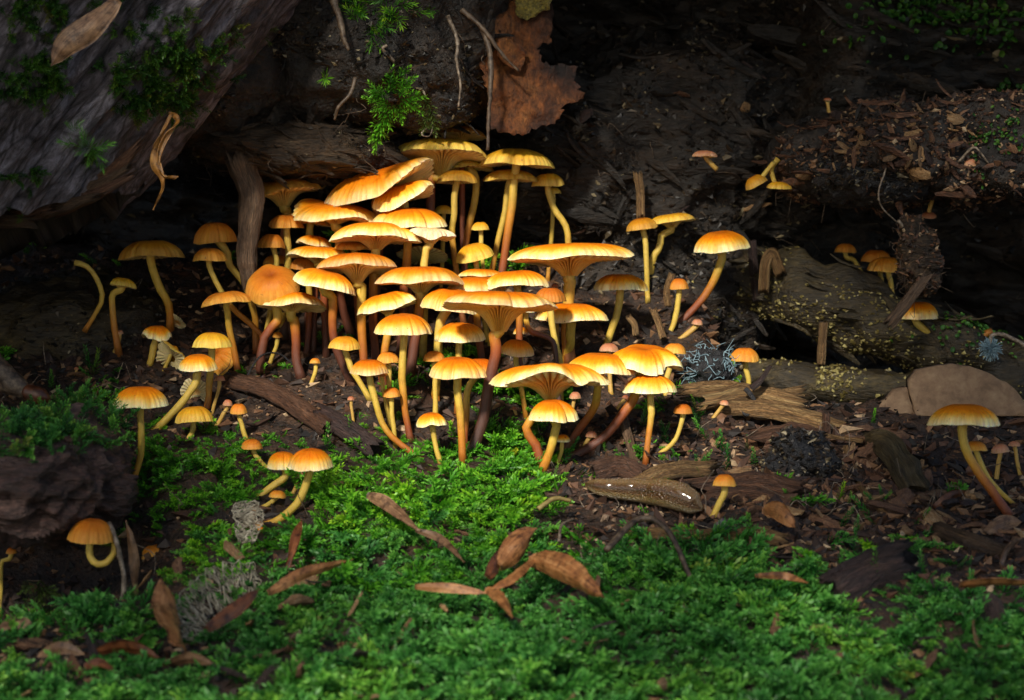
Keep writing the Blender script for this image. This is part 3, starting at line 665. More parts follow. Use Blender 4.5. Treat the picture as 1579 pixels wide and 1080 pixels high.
m_('small brown-orange cap touching the sweeping-stemmed dome', 598, 559, 37, 17, [(600, 572), (601, 600), (604, 655)], 8, 0, 0, 0, dk=1.6, tone='b')
m_('tiny cap half hidden under the sweeping-stemmed dome', 588, 580, 21, 9, [(590, 595), (595, 620), (604, 665)], 7, 0, 0, 0, dk=1.2, tone='b')
m_('button mushroom with a pinkish centre on a straight stem, in front of the sweeping stem', 604, 611, 28, 14, [(604, 625), (606, 650), (610, 690)], 8, 0, 6, 0, dk=2, tone='b')
# --- upper tiers of the cluster
m_('golden cap with fluted funnel stem directly below the hanging bark', 682, 241, 148, 25, [(665, 274), (664, 305), (662, 350)], 15, 3, -5, 36, Y=1.02, dk=.3, tone='y', wave=.03, dip=.08, pw=3, ex=.7)
m_('brown-topped cap showing pale gills pressed under the hanging bark', 710, 212, 82, 15, [(712, 235)], 10, 0, -9, 12, Y=1.12, tone='b', wave=.06)
m_('golden dome right of the fluted funnel mushroom, long red-footed stem', 797, 256, 114, 27, [(794, 275), (790, 312), (780, 372), (772, 430)], 13, 2, -2, 0, Y=1.0, dk=.42, tone='y')
m_('golden cap directly beneath the long red-footed dome', 787, 279, 83, 18, [(782, 295), (778, 332), (765, 385), (757, 425)], 9, 1, -2, 0, Y=1.08, dk=.6, tone='y')
m_('small golden cap on a slanting grey-footed stem right of the long red-footed dome', 845, 287, 50, 20, [(846, 297), (855, 322), (872, 348), (876, 385)], 10, -2, -2, 0, Y=1.12, dk=.8, tone='y')
m_('little dim cap hidden behind the slanting grey-footed mushroom', 853, 299, 25, 10, [(853, 315)], 7, 0, 0, 0, Y=1.25, tone='y', dk=1)
m_('golden ribbed cap on a straight greenish stem below the fluted funnel mushroom', 705, 282, 64, 20, [(701, 300), (700, 332), (697, 362)], 10, 0, -3, 0, Y=.98, dk=.75, tone='y')
m_('flat yellow cap wedged behind the fluted funnel mushroom, red lower stem', 722, 261, 78, 15, [(733, 275), (731, 312), (722, 350), (716, 390)], 11, 2, -3, 0, Y=1.12, dk=.5, tone='y')
m_('tiny yellow button on a thin stem in the dark gap of the cluster', 741, 355, 28, 13, [(742, 365), (742, 390)], 7, 0, 0, 0, Y=.95, tone='y', dk=2)
m_('plain yellow cap tilted to the left in the dark gap above the torn-rimmed mushroom', 733, 399, 60, 24, [(735, 412), (737, 425)], 9, -12, 6, 0, Y=.8, tone='y', dk=2, wave=.01)
m_('small dull cap hidden behind the straight greenish stem', 684, 330, 29, 14, [(684, 345)], 7, 0, 0, 0, Y=1.1, tone='y', dk=1)
m_('large folded orange cap with toothed gill edge under the wooden lip', 588, 290, 172, 30, [(580, 315), (585, 345)], 15, -8, 0, 10, Y=.86, wave=.03, fold=[(335, 42, .40), (225, 45, -.28), (270, 14, -.10)], crim=2.5, dip=.1, pw=2.6, ex=.7)
m_('ribbed orange cap with upturned right rim below the folded toothed cap', 622, 311, 98, 27, [(622, 330), (628, 348)], 13, -10, 0, 8, Y=.78, wave=.03, fold=[(345, 40, .34), (240, 40, -.22)], crim=2.5, dip=.05, pw=2.4)
m_('orange cap with a torn pale left edge below the ribbed upturned one', 631, 347, 115, 27, [(628, 370)], 14, 1, 3, 0, Y=.74, wave=.03, notch=[(215, 8, .12)])
m_('torn cap with exposed white flesh on a pale straight stem', 664, 366, 76, 15, [(656, 384), (655, 400), (654, 425)], 12, 4, -3, 14, Y=.64, tone='w', dk=1.3, wave=.09, dip=.3, notch=[(250, 12, .3), (330, 10, .2)], crim=3)
m_('pale green underside of a cap tipped back behind the torn white one', 652, 395, 80, 8, [(652, 410)], 10, 3, -22, 8, Y=.86, tone='y', gc=[(0, (.3, .34, .14)), (1, (.48, .5, .26))])
m_('broad orange cap with fine funnel gills, third tier of the stacked caps', 580, 371, 141, 27, [(581, 394), (578, 425), (575, 470)], 15, 1, -4, 22, Y=.66, dk=.5, **FL)
m_('small cap squeezed under the left side of the third-tier broad cap', 545, 385, 62, 13, [(547, 400)], 10, 0, 0, 0, Y=.76, tone='b')
m_('saddle-shaped pale-rimmed cap leaning left with fluted stem, beside the wooden stake', 436, 297, 132, 19, [(441, 326), (441, 350), (438, 395)], 16, -6, -2, 26, Y=.98, wave=.05, tone='b', dip=.25, pw=3.0, ex=.7, fold=[(90, 40, .1)])
m_('wide orange cap curled up at its back left rim, second tier of the stack', 517, 338, 134, 24, [(521, 356), (522, 380), (522, 430)], 14, 2, 3, 14, Y=.84, wave=.05, dip=.2, pw=2.7, ex=.7, fold=[(140, 30, .34), (90, 30, .08)])
m_('brownish flat cap partly covered by the curled second-tier cap', 478, 345, 78, 17, [(478, 362), (478, 400)], 12, 8, 0, 0, Y=.93, tone='b')
m_('brown dome on a stout stem next to the wooden stake', 441, 351, 54, 20, [(443, 365), (444, 405)], 10, 2, 2, 0, Y=.88, tone='b', dk=1.2)
m_('pale-rimmed small brown dome right against the wooden stake', 419, 382, 43, 22, [(425, 392), (427, 408)], 9, 3, 2, 0, Y=.84, tone='b', dk=1.4)
m_('little brown cap lowest beside the wooden stake, above the puffy cap', 425, 407, 40, 14, [(427, 420)], 8, 0, 0, 0, Y=.95, tone='b')
m_('small orange cap tilted right, above the left stacked caps', 484, 378, 56, 15, [(487, 392)], 9, 8, 0, 0, Y=.86, wave=.05)
m_('flat orange cap with a short funnel at the left of the stacked tiers', 491, 397, 96, 17, [(497, 412), (500, 430), (500, 470)], 12, 3, 0, 14, Y=.74, **FL)
m_('brown cap partly hidden below the flat short-funnelled cap', 470, 416, 46, 20, [(475, 430), (477, 470)], 10, 3, 0, 0, Y=.80, tone='b', dk=.5)
m_('golden cap with broad visible gills on a long stem, fourth tier of the stack', 551, 416, 122, 24, [(556, 442), (556, 480), (558, 520), (562, 575)], 15, 0, -8, 26, Y=.56, dk=.5, **FL)
m_('striped orange cap sloping down to the right with a dark twisting stem', 500, 443, 99, 27, [(512, 462), (512, 510), (522, 545), (543, 592)], 14, 14, -2, 6, dk=.42, wave=.035, dY=-.06)
m_('smooth puffy tan cap turned face-on beside the wooden stake', 421, 444, 84, 30, [(428, 482), (426, 498), (408, 520), (402, 568)], 15, -4, 38, 0, Y=.60, dk=.32, tone='b', dip=.16, pw=2.4, ex=.55, notch=[(80, 14, .12)], crim=.2)
m_('pale-gilled cap with a dark-footed stem just below the puffy cap', 450, 475, 108, 24, [(454, 494), (456, 525), (458, 556), (466, 584)], 16, 2, -9, 14, dk=.42, dip=.05, pw=2.5, ex=.7, wave=.04)
m_('tiny button on a slender stalk by the dark-footed pale-gilled mushroom', 428, 520, 16, 8, [(427, 530), (415, 560)], 7, 0, 4, 0, dk=2, tone='b')
m_('tiny brown button between the cluster and the dark stick', 486, 560, 17, 8, [(487, 570), (478, 594)], 7, 0, 4, 0, dk=2, tone='b')
m_('minute capped stalk standing above the brown bark fragment', 541, 617, 12, 6, [(542, 630), (547, 657)], 5, 0, 4, 0, dk=2, tone='p')
m_('minute pinkish cap in shade below the largest mushroom', 793, 632, 10, 5, [(796, 640), (801, 648)], 5, 0, 4, 0, dk=2, tone='p')
m_('minute pink disc in the gap below the broad thick-stemmed mushroom', 856, 443, 12, 6, [(857, 452)], 5, 0, 20, 0, Y=.75, dk=2, tone='p')
# --- left group
m_('mushroom with a wide cap and S-bent stem, standing apart under the bark log', 232, 398, 102, 28, [(234, 410), (245, 442), (260, 472), (262, 508)], 13, -3, -2, 0, dk=.82, tone='y', dY=-.08)
m_('mushroom with a broken one-sided cap on a thin pale stem', 187, 442, 47, 14, [(173, 456), (175, 492), (184, 548)], 11, 8, -6, 6, dk=.8, tone='y', notch=[(180, 40, .35)], crim=2)
m_('brown-orange dome behind the wooden stake, slanting stem', 332, 374, 66, 32, [(349, 388), (354, 410), (378, 440), (392, 480)], 11, -2, 2, 0, Y=.82, tone='b', dk=.8)
m_('small golden dome with a long stem bending behind the flat tan-orange cap', 323, 402, 53, 20, [(324, 414), (342, 450), (358, 476), (402, 517)], 9, -1, 0, 0, Y=.70, dk=.55, tone='b', ground_base=True)
m_('flat tan-orange cap tilted on a slim bending stem left of the puffy cap', 349, 468, 78, 19, [(352, 482), (354, 505), (362, 545), (368, 580)], 11, -7, -2, 4, dk=.75, tone='b', dY=-.05)
m_('orange dome with a straight darkening stem behind the diagonal-stemmed dome', 327, 535, 60, 23, [(326, 550), (322, 602), (318, 634)], 11, 1, 0, 0, dk=.75, tone='y')
m_('orange dome on a thick pale diagonal stem rising from the mound', 305, 569, 59, 23, [(303, 584), (284, 618), (236, 663)], 13, -1, 3, 0, dk=2, dY=.02)
m_('round orange cap on a slim upright stem above the mossy mound', 216, 626, 86, 31, [(217, 642), (218, 692), (206, 742), (197, 772)], 11, 0, 3, 0, dk=.72)
m_('low yellow-orange cap at the top of the mossy mound', 300, 650, 60, 24, [(298, 660), (289, 676)], 9, -3, 2, 0, dk=2, tone='y')
m_('wrinkled orange cap above torn pale gill pieces', 242, 520, 47, 18, [(238, 532), (230, 562)], 11, 4, 4, 0, dk=2, wave=.12, notch=[(270, 14, .2)])
m_('tiny pinkish button on a thin stem beside the thick diagonal stem', 339, 587, 17, 8, [(337, 600), (326, 638)], 6, 0, 5, 0, dk=2, tone='p')
m_('tiny brown button on a bent stem above the low yellow-orange cap', 351, 625, 16, 9, [(348, 634), (331, 657)], 7, 8, 5, 0, dk=2, tone='p')
m_('small round brown cap on a thin stem above the dark stick', 368, 637, 27, 15, [(371, 648), (381, 678)], 8, 0, 6, 0, dk=2, tone='b')
m_('small flat brown cap with a stem curving right at the mound edge', 389, 691, 33, 14, [(394, 702), (414, 722)], 8, 2, 6, 0, dk=2, tone='b')
m_('round orange cap on a long curving pink-footed stem at the moss gap', 480, 720, 69, 29, [(475, 738), (462, 772), (432, 800), (396, 810)], 13, 0, 3, 0, dk=1.0, dY=-.02)
m_('orange cap joined behind the curving pink-footed one', 437, 721, 50, 25, [(440, 734), (418, 752), (398, 764)], 12, 0, 3, 0, dk=2, dY=.03)
m_('small orange button below the joined pair of orange caps', 428, 767, 27, 11, [(420, 774), (398, 784)], 8, 5, 4, 0, dk=2, tone='b')
m_('pink button half hidden between the joined pair of orange caps', 461, 736, 16, 10, [(458, 744), (450, 762)], 7, 0, 4, 0, dk=2, tone='p')
m_('small orange cap lying on a stem that creeps along the mound foot', 407, 824, 28, 13, [(398, 830), (380, 829), (350, 815)], 9, 2, 8, 0, dk=2, tone='b')
m_('small brown cap on a leaning stem beside the reddish bark chunk', 168, 717, 23, 11, [(163, 728), (144, 768)], 7, 0, 4, 0, dk=2, tone='b')
m_('little brown cap peeping out under the reddish bark chunk', 127, 764, 19, 13, [(126, 776)], 7, 8, 4, 0, Y=-.35, dk=2, tone='b')
m_('rusty brown dome on a hooked stem over the dark hollow', 141, 833, 74, 34, [(137, 850), (146, 868), (162, 869), (175, 853), (177, 836)], 11, 3, 4, 0, dk=2, tone='b', Y=-.98, ground_base=False)
m_('small orange cap tilted left on the mossy slope beside the pointed pale husk', 239, 857, 44, 18, [(236, 862), (218, 858)], 9, -14, 2, 0, dk=2, tone='b')
m_('tiny dim orange cap in the dark hollow', 18, 853, 17, 9, [(14, 862), (2, 868)], 7, 0, 6, 0, dk=2, tone='b', Y=-.5)
m_('tiny yellowish capped stalk beneath the wrinkled cap', 268, 540, 15, 7, [(262, 550), (252, 570)], 7, 10, 6, 0, dk=2, tone='y')
m_('tiny pale capped stalk near the bare curved stalk', 160, 497, 14, 7, [(155, 503), (141, 518)], 6, 0, 6, 0, dk=2, tone='y')
m_('minute cap beside the foot of the broken one-sided mushroom', 185, 515, 11, 6, [(184, 524), (174, 546)], 6, 0, 6, 0, dk=2, tone='p')
m_('minute pale capped stalk on the dark soil behind the pine bud', 118, 570, 8, 4, [(117, 574), (114, 580)], 4, 0, 6, 0, dk=2, tone='p')
m_('bare olive mushroom stalk curving over without a cap in the dark', 115, 406, 8, 4, [(135, 412), (152, 435), (157, 462), (143, 490), (130, 512)], 8, dk=.9, capless=True, group=None, Y=.70, ground_base=False)
# --- right group
m_('orange mushroom on a slim leaning stem right of the broad thick-stemmed one', 957, 446, 84, 24, [(955, 460), (948, 494), (933, 534)], 12, 1, 2, 0, dk=2)
m_('yellow slanted cap of a pair, slim straight stem, right of the cluster', 990, 353, 48, 17, [(995, 368), (997, 400), (998, 424)], 9, -9, 2, 0, Y=1.15, dk=2, tone='y')
m_('flat yellow slanted cap of a pair, fluted stem, right of the cluster', 1035, 343, 72, 13, [(1022, 362), (1018, 380), (1008, 396)], 12, -7, -2, 12, Y=1.22, dk=2, tone='y', dip=.05, pw=3)
m_('tilted orange mushroom with a long red stem sweeping down left, right of the cluster', 1112, 384, 86, 28, [(1112, 400), (1101, 432), (1076, 470), (1040, 505)], 13, -6, 2, 0, Y=1.02, dk=.55)
m_('small brown-orange mushroom on a pale stem next to the sweeping red stem', 1047, 445, 30, 16, [(1047, 456), (1041, 490), (1032, 516)], 9, 0, 4, 0, Y=.95, dk=2, tone='b')
m_('little pink button on a slanting stem below the sweeping red stem', 1075, 500, 18, 8, [(1071, 506), (1046, 526)], 9, 4, 6, 0, Y=.9, dk=2, tone='p')
m_('dim orange dome alone in the dark hollow above the yellow splinters', 1148, 556, 46, 20, [(1150, 568), (1155, 590)], 9, 0, 3, 0, Y=.85, dk=2, tone='b')
m_('small brown cap on an S-curved pale stem right of the low orange mushroom', 1053, 637, 30, 14, [(1051, 648), (1041, 680), (1012, 700)], 8, 1, 4, 0, dk=2, tone='b')
m_('small yellow cap on a thin stem in front of the plump notched dome', 867, 680, 24, 10, [(866, 692), (858, 716)], 7, 0, 4, 0, dk=2, tone='o')
m_('little brown cap behind the long purple-based stem', 912, 674, 19, 10, [(904, 682), (894, 698)], 7, 6, 4, 0, dk=2, tone='p')
m_('tiny pink cap in the shade beneath the yellow-orange overlapping cap', 887, 614, 19, 10, [(884, 624), (878, 645)], 6, 0, 4, 0, dk=2, tone='p')
m_('tiny cap on a slanted stalk behind the long purple-based stem', 964, 615, 11, 6, [(958, 622), (942, 638)], 6, 20, 4, 0, dk=2, tone='p')
m_('small pinkish cap peeking over the yellow-orange overlapping cap', 939, 541, 30, 12, [(938, 560)], 8, 0, 4, 0, Y=.5, dk=2, tone='p')
m_('small brown cap peeking out right of the notched wavy cap', 1040, 544, 36, 15, [(1034, 565), (1026, 590)], 9, 2, 4, 0, Y=.48, dk=2, tone='b')
m_('tiny brown cap among splintered wood right of the S-curved stem', 1117, 624, 15, 7, [(1113, 628), (1098, 644)], 7, 6, 6, 0, dk=2, tone='p')
m_('brown mushroom standing behind the slug', 1117, 748, 36, 17, [(1117, 758), (1108, 778), (1097, 798)], 11, 0, 4, 0, dk=2, tone='b')
m_('minute bud mushroom beside the brown one behind the slug', 1095, 745, 11, 6, [(1095, 752), (1091, 764)], 8, 0, 4, 0, dk=2, tone='p')
m_('large lone orange mushroom with a curved stem in front of the tan slab', 1486, 654, 111, 32, [(1484, 670), (1495, 705), (1526, 752), (1562, 798)], 15, 0, 2, 0, dk=.6, dY=0)
m_('small orange cap close behind the large lone mushroom', 1504, 694, 37, 14, [(1509, 706), (1527, 742), (1568, 778)], 9, 1, 3, 0, dk=1.2, tone='b')
m_('small pink rounded cap next to the large lone mushroom', 1543, 697, 29, 13, [(1541, 708), (1535, 744)], 8, -6, 4, 0, dk=2, tone='p')
m_('smallest pink cap right of the small pink rounded one', 1564, 688, 19, 8, [(1567, 700), (1574, 734)], 7, 0, 4, 0, dk=2, tone='p')
m_('orange mushroom with a stem lying sideways, on the granule-dotted branch', 1417, 490, 61, 25, [(1412, 497), (1436, 515), (1488, 523), (1530, 512)], 12, -2, 4, 0, Y=.98, dk=.9, ground_base=False)
m_('small orange dome with a crooked stem behind the granule-dotted branch', 1303, 390, 35, 15, [(1306, 397), (1318, 403), (1330, 425)], 8, 0, 0, 0, Y=1.4, dk=2, tone='b', ground_base=False)
m_('left and upper of two orange caps behind the granule-dotted branch', 1351, 403, 48, 18, [(1356, 415), (1360, 440)], 8, 0, 2, 0, Y=1.32, dk=2, tone='b', ground_base=False)
m_('right and lower of two orange caps behind the granule-dotted branch', 1367, 418, 57, 22, [(1372, 430), (1376, 455)], 9, 2, 2, 0, Y=1.24, dk=2, tone='b', ground_base=False)
m_('dim brown cap high on the dark wall below the rotten mass', 1087, 242, 39, 10, [(1092, 248), (1106, 262)], 8, 2, -2, 0, Y=1.12, dk=2, tone='p', ground_base=False)
m_('orange cap tilted sharply left under the crumbly ledge', 1167, 286, 36, 16, [(1172, 278), (1185, 262), (1194, 250)], 8, -26, 4, 0, Y=.98, dk=2, tone='y', ground_base=False)
m_('flat orange cap under the crumbly ledge, stem rising into it', 1202, 291, 40, 11, [(1196, 284), (1190, 262), (1200, 245)], 8, 2, 2, 0, Y=1.0, dk=2, tone='y', ground_base=False)
m_('dim brown disc hanging from the underside of the crumbly ledge', 1432, 334, 24, 7, [(1434, 322), (1440, 300)], 7, 0, 20, 0, Y=1.0, dk=2, tone='p', ground_base=False)
m_('tiny pale trumpet standing on the left end of the crumbly ledge', 1276, 155, 13, 4, [(1277, 164), (1281, 190)], 6, 0, 4, 4, Y=1.2, dk=2, tone='p', ground_base=False)
m_('tiny brown dome among the chips on the crumbly ledge', 1495, 256, 25, 12, [(1493, 262)], 7, 0, 4, 0, Y=.70, dk=2, tone='p', ground_base=False)
m_('dim yellow cap in the niche beside the hanging bark top', 722, 54, 46, 18, [(715, 66), (709, 82)], 10, 3, -2, 0, Y=.86, dk=2, tone='y', ground_base=False)

# broken caps lying under the wrinkled cap
def fallen_cap(label, cx, cy, w, h, tilt, pitch, up=0.0, tone='y', mat='cap', **kw):
    b = onground(cx, cy); s = pxs(b[1]); seed = int(cx + cy); Rr = w / 2 * s
    C = b + np.array((0, 0, Rr * .55 + up))
    root = tag(thing('broken_cap', b), label, 'mushroom cap', 'broken mushroom caps lying on the soil')
    top, und = cap_shape(C, Rr, h * s, 0, .02, R(tilt), R(pitch), seed, wave=.12, crim=2, **kw)
    a = mesh('cap', top[0], top[1], M['cap'], root, attrs={'col': lerpc(CAPC[tone], top[2]), 'rho': top[2], 'stk': top[3]})
    gcol = lerpc([(0, (.62, .46, .2)), (1, (.8, .66, .36))], und[2]); gcol[:, :3] *= (.55 + .45 * und[4])[:, None]
    g_ = mesh('gills', und[0], und[1], M['gills'], root, attrs={'col': gcol, 'stk': und[3]}); g_.parent = a
fallen_cap('ribbed yellow broken cap lying on edge under the wrinkled cap', 262, 572, 62, 14, 55, -40, tone='y')
fallen_cap('tan translucent broken cap lying on its side behind the thick diagonal stem', 345, 572, 52, 22, -38, 30, tone='b')
fallen_cap('torn piece of pale gills lying at the foot of the thick diagonal stem', 302, 622, 50, 6, 6, -62, tone='w', notch=[(90, 60, .4)])
fallen_cap('small scrap of white gills right of the wrinkled cap', 272, 510, 34, 6, 25, -50, tone='w', notch=[(60, 60, .4)])
# ------------------------------------------------------------------ moss
def leaf4(o, d, up, L, W):
    s = np.cross(d, up); s /= np.linalg.norm(s) + 1e-9
    return np.array((o, o + d * L * .45 + s * W + up * W * .5, o + d * L + up * L * .06, o + d * L * .45 - s * W + up * W * .5))
def frond(seed, kind='feather'):
    """unit frond along +X, Z up; returns V, F, tip"""
    g = np.random.default_rng(seed); out = []; tips = []
    def axis_leaves(o, d, up, L, n, ll, w, ranks, base):
        sd = np.cross(d, up); c = o.copy()
        for i in range(n):
            t = i / (n - 1); dd = d + up * (.35 * t * (1 - t) - .22 * t * t); dd /= np.linalg.norm(dd); c = c + dd * L / n
            for r_ in range(ranks):
                a = (r_ / ranks) * 2 * np.pi + g.normal(0, .25) + (.9 if i % 2 else 0)
                off = math.cos(a) * sd + math.sin(a) * up
                ang = R(30 + 25 * (1 - t) + g.normal(0, 6)); v = dd * math.cos(ang) + off * math.sin(ang)
                out.append(leaf4(c, v / np.linalg.norm(v), off, ll * (1 - .45 * t) * g.uniform(.8, 1.2), w)); b = base + (1 - base) * t
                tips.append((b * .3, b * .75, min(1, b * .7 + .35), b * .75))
        return c
    X_, Z_ = np.array((1., 0, 0)), np.array((0, 0, 1.)); o = np.zeros(3)
    if kind == 'feather':
        axis_leaves(o, X_, Z_, 1.0, 12, .30, .034, 3, .1)
        for i in range(4):
            t = .16 + .17 * i; s = 1 if i % 2 else -1; d = np.array((math.cos(R(48)), s * math.sin(R(48)), .12 + g.normal(0, .15))); d /= np.linalg.norm(d)
            axis_leaves(np.array((t, 0, .10 * t)), d, Z_, .48 * (1.05 - t), 5, .22, .027, 2, .35 + .3 * t)
    elif kind == 'short':
        axis_leaves(o, X_, Z_, 1.0, 15, .26, .032, 3, .15)
    else:   # star tuft shoot, long narrow leaves
        axis_leaves(o, X_, Z_, .8, 9, .42, .018, 3, .3)
    V = np.array(out).reshape(-1, 3); n = len(out)
    return V, np.arange(n * 4).reshape(n, 4), np.array(tips).ravel()
TPL = {k: [frond(i * 7 + j, k) for i in range(5)] for j, k in enumerate(('feather', 'short', 'star'))}
def plant(name, pos, dirs, ups, L, mat, kind='feather', label=None, catg=None, seed=0, parent=None, rnd=None):
    """many fronds as one object"""
    g = np.random.default_rng(seed); Vs, Fs, tp, rn = [], [], [], []; n = 0
    L = np.broadcast_to(L, (len(pos),)); which = g.integers(0, 5, len(pos)); rv = g.random(len(pos)) if rnd is None else rnd
    d = dirs / (np.linalg.norm(dirs, axis=1)[:, None] + 1e-9); s = np.cross(ups, d); s /= np.linalg.norm(s, axis=1)[:, None] + 1e-9; u = np.cross(d, s)
    for w in range(5):
        k = np.nonzero(which == w)[0]
        if not len(k): continue
        V, f, t = TPL[kind][w]; m = len(V)
        W = pos[k][:, None] + L[k][:, None, None] * (V[None, :, :1] * d[k][:, None] + V[None, :, 1:2] * s[k][:, None] + V[None, :, 2:] * u[k][:, None])
        Vs.append(W.reshape(-1, 3)); Fs.append((f[None] + (np.arange(len(k)) * m)[:, None, None]).reshape(-1, 4) + n); n += len(k) * m
        tp.append(np.tile(t, len(k))); rn.append(np.repeat(rv[k], m))
    V = np.concatenate(Vs); loc = V.mean(0) if parent is None else None
    o = mesh(name, V, np.concatenate(Fs), M[mat], parent, True, {'tip': np.concatenate(tp), 'rnd': np.concatenate(rn)}, loc)
    return tag(o, label, catg, kind='stuff')
def spread(n, g, elev=(15, 60), az=None):
    a = g.uniform(0, 2 * np.pi, n) if az is None else az + g.normal(0, .7, n); e = np.radians(g.uniform(*elev, n))
    return np.stack((np.cos(a) * np.cos(e), np.sin(a) * np.cos(e), np.sin(e)), -1)
def near_stems(p, r=.02):
    return p
def moss_density(x, y, p, n):
    nz = fbm(p * np.array((4.5, 4.5, 0)) + 31, 3)
    d = 0 * x
    d = np.maximum(d, sst(-.25, .25, nz + 1.6 * blob(x, y, 670, 755, 240, 66) - .5) * (x > 430) * (y > 640))
    edge = 838 + 75 * sst(1050, 1350, x) + 20 * sst(1350, 1600, x) + 110 * sst(330, 150, x)
    d = np.maximum(d, sst(-.5, .5, nz * 1.2 + (y - edge) / 55 ))
    d = np.maximum(d, sst(-.3, .3, nz + 1.9 * blob(x, y, 300, 735, 115, 72) - .75))
    d = np.maximum(d, sst(-.3, .3, nz + 1.3 * blob(x, y, 330, 880, 110, 90) - .75))
    d = np.maximum(d, sst(-.2, .4, nz + 1.5 * blob(x, y, 520, 855, 190, 60) - .45)); d = np.maximum(d, sst(-.2, .4, nz + 1.4 * blob(x, y, 780, 850, 150, 45) - .5))
    d = d * (1 - .95 * blob(x, y, 110, 900, 110, 90)) * (1 - .85 * blob(x, y, 330, 935, 45, 45)) * (1 - .9 * blob(x, y, 1000, 790, 130, 42)) * (1 - .8 * blob(x, y, 960, 835, 130, 22))
    d = d * (1 - .75 * sst(250, 120, x) * sst(940, 1000, y) * sst(1075, 1040, y)) * (1 - .6 * blob(x, y, 310, 1010, 90, 40))
    gap = sst(-.55, -.15, fbm(p * np.array((9, 9, 0)) + 71, 3) + .5 * blob(x, y, 670, 755, 240, 66)) * .75 + .25
    return np.clip(d, 0, 1) * gap * (x > -160) * (x < 1760) * (y < 1250)
g = np.random.default_rng(5)
mp_, mn_ = sample(floorV, floorF, 19000, moss_density, 3)
x, y = proj(mp_); cool = sst(800, 930, y + 60 * fbm(mp_ * 3, 2)) > g.random(len(x)) * .9  # fronds nearer the front take the shade-tinted moss colour
ups = np.tile((0, 0, 1.), (len(mp_), 1)) + g.normal(0, .25, (len(mp_), 3))
dirs_ = spread(len(mp_), g, (-4, 42)); dirs_[:, 1] -= .25
KEEP = []      # small things the moss must not bury: x0, x1, y0, y1 and depth
for (x0, x1, y0, y1, Yk) in BOX: KEEP.append((x0, x1, y0, y1, Yk))
KEEP += [(900, 1090, 745, 800, 0), (280, 420, 845, 1000, -.3), (240, 290, 980, 1050, -.3), (560, 715, 815, 880, -.3), (745, 930, 860, 990, -.3), (630, 760, 950, 985, -.3), (500, 575, 655, 715, .2), (415, 550, 915, 970, -.3), (415, 470, 860, 910, -.3), (520, 555, 930, 1030, -.5), (865, 900, 820, 915, 0), (1170, 1230, 820, 860, 0), (1290, 1400, 890, 935, 0), (185, 265, 800, 905, -.2), (365, 560, 600, 700, .6)]
shape = g.random(len(mp_)); mL = g.uniform(.08, .17, len(mp_)) * np.where((x < 440) & (y < 830), .72, 1) * (1 + .35 * fbm(mp_ * 3 + 8, 2))
for (x0, x1, y0, y1, Yk) in KEEP:
    hid = (x > x0 - 8) & (x < x1 + 8) & (y > y0) & (y < y1 + 34) & (mp_[:, 1] < Yk + .05)
    mL[hid] = np.minimum(mL[hid], .055 if Yk != -.3 else .10)
for flag, nm, mt, lb in ((False, 'moss', 'moss', 'bright green feathery moss cushion below the mushroom cluster and on the mound'), (True, 'moss', 'moss_shade_tint', 'dark cool green moss carpet covering the floor below the slug')):
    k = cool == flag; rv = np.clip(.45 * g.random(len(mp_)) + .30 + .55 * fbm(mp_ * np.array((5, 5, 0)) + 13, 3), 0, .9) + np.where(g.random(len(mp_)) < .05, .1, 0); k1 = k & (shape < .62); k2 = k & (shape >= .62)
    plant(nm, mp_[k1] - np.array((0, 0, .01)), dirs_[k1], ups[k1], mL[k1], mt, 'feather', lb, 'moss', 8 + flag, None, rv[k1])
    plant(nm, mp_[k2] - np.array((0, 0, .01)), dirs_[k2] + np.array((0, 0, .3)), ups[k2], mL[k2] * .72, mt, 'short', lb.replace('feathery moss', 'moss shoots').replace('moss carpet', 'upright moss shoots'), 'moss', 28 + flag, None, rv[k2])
print('moss fronds', len(mp_))
# stray shoots among the debris on the right and round the stems
def stray(x, y, p, n): return np.clip(.5 * blob(x, y, 1060, 690, 60, 40) + .9 * blob(x, y, 1090, 650, 30, 18) + .6 * blob(x, y, 1140, 700, 60, 40) + .9 * blob(x, y, 1310, 860, 70, 45) + .5 * blob(x, y, 1470, 870, 90, 30) + .35 * blob(x, y, 850, 730, 80, 40) + .3 * blob(x, y, 780, 690, 60, 30) + .5 * blob(x, y, 120, 610, 80, 40) + .35 * blob(x, y, 1400, 800, 100, 30), 0, 1)
sp_, sn_ = sample(floorV, floorF, 2600, stray, 9)
plant('moss', sp_ - np.array((0, 0, .008)), spread(len(sp_), g, (35, 85)), np.tile((0, -1., .3), (len(sp_), 1)) + g.normal(0, .3, (len(sp_), 3)), g.uniform(.05, .12, len(sp_)), 'moss_shade_tint', 'short', 'scattered single moss shoots among the debris right of the cluster', 'moss', 12)
# a few tall pale shoots in the right foreground
tall = [(1345, 905, 60), (1292, 900, 55), (1215, 935, 75), (1225, 900, 50), (1180, 905, 55), (1160, 850, 60), (1375, 870, 45), (560, 905, 45), (545, 690, 45), (505, 700, 48), (480, 720, 45), (785, 700, 40)]
tp_ = np.array([onground(a, b) for a, b, c in tall]); tl = np.array([c * pxs(p[1]) for (a, b, c), p in zip(tall, tp_)])
td = np.array([(g.normal(0, .25), -.1, 1) for _ in tall])
plant('moss', tp_ - (0, 0, .01), td, np.tile((0, -1., 0), (len(tall), 1)), tl, 'moss_shade_tint', 'short', 'upright pale green moss shoots standing singly out of the carpet', 'moss', 14, rnd=np.full(len(tall), .75))

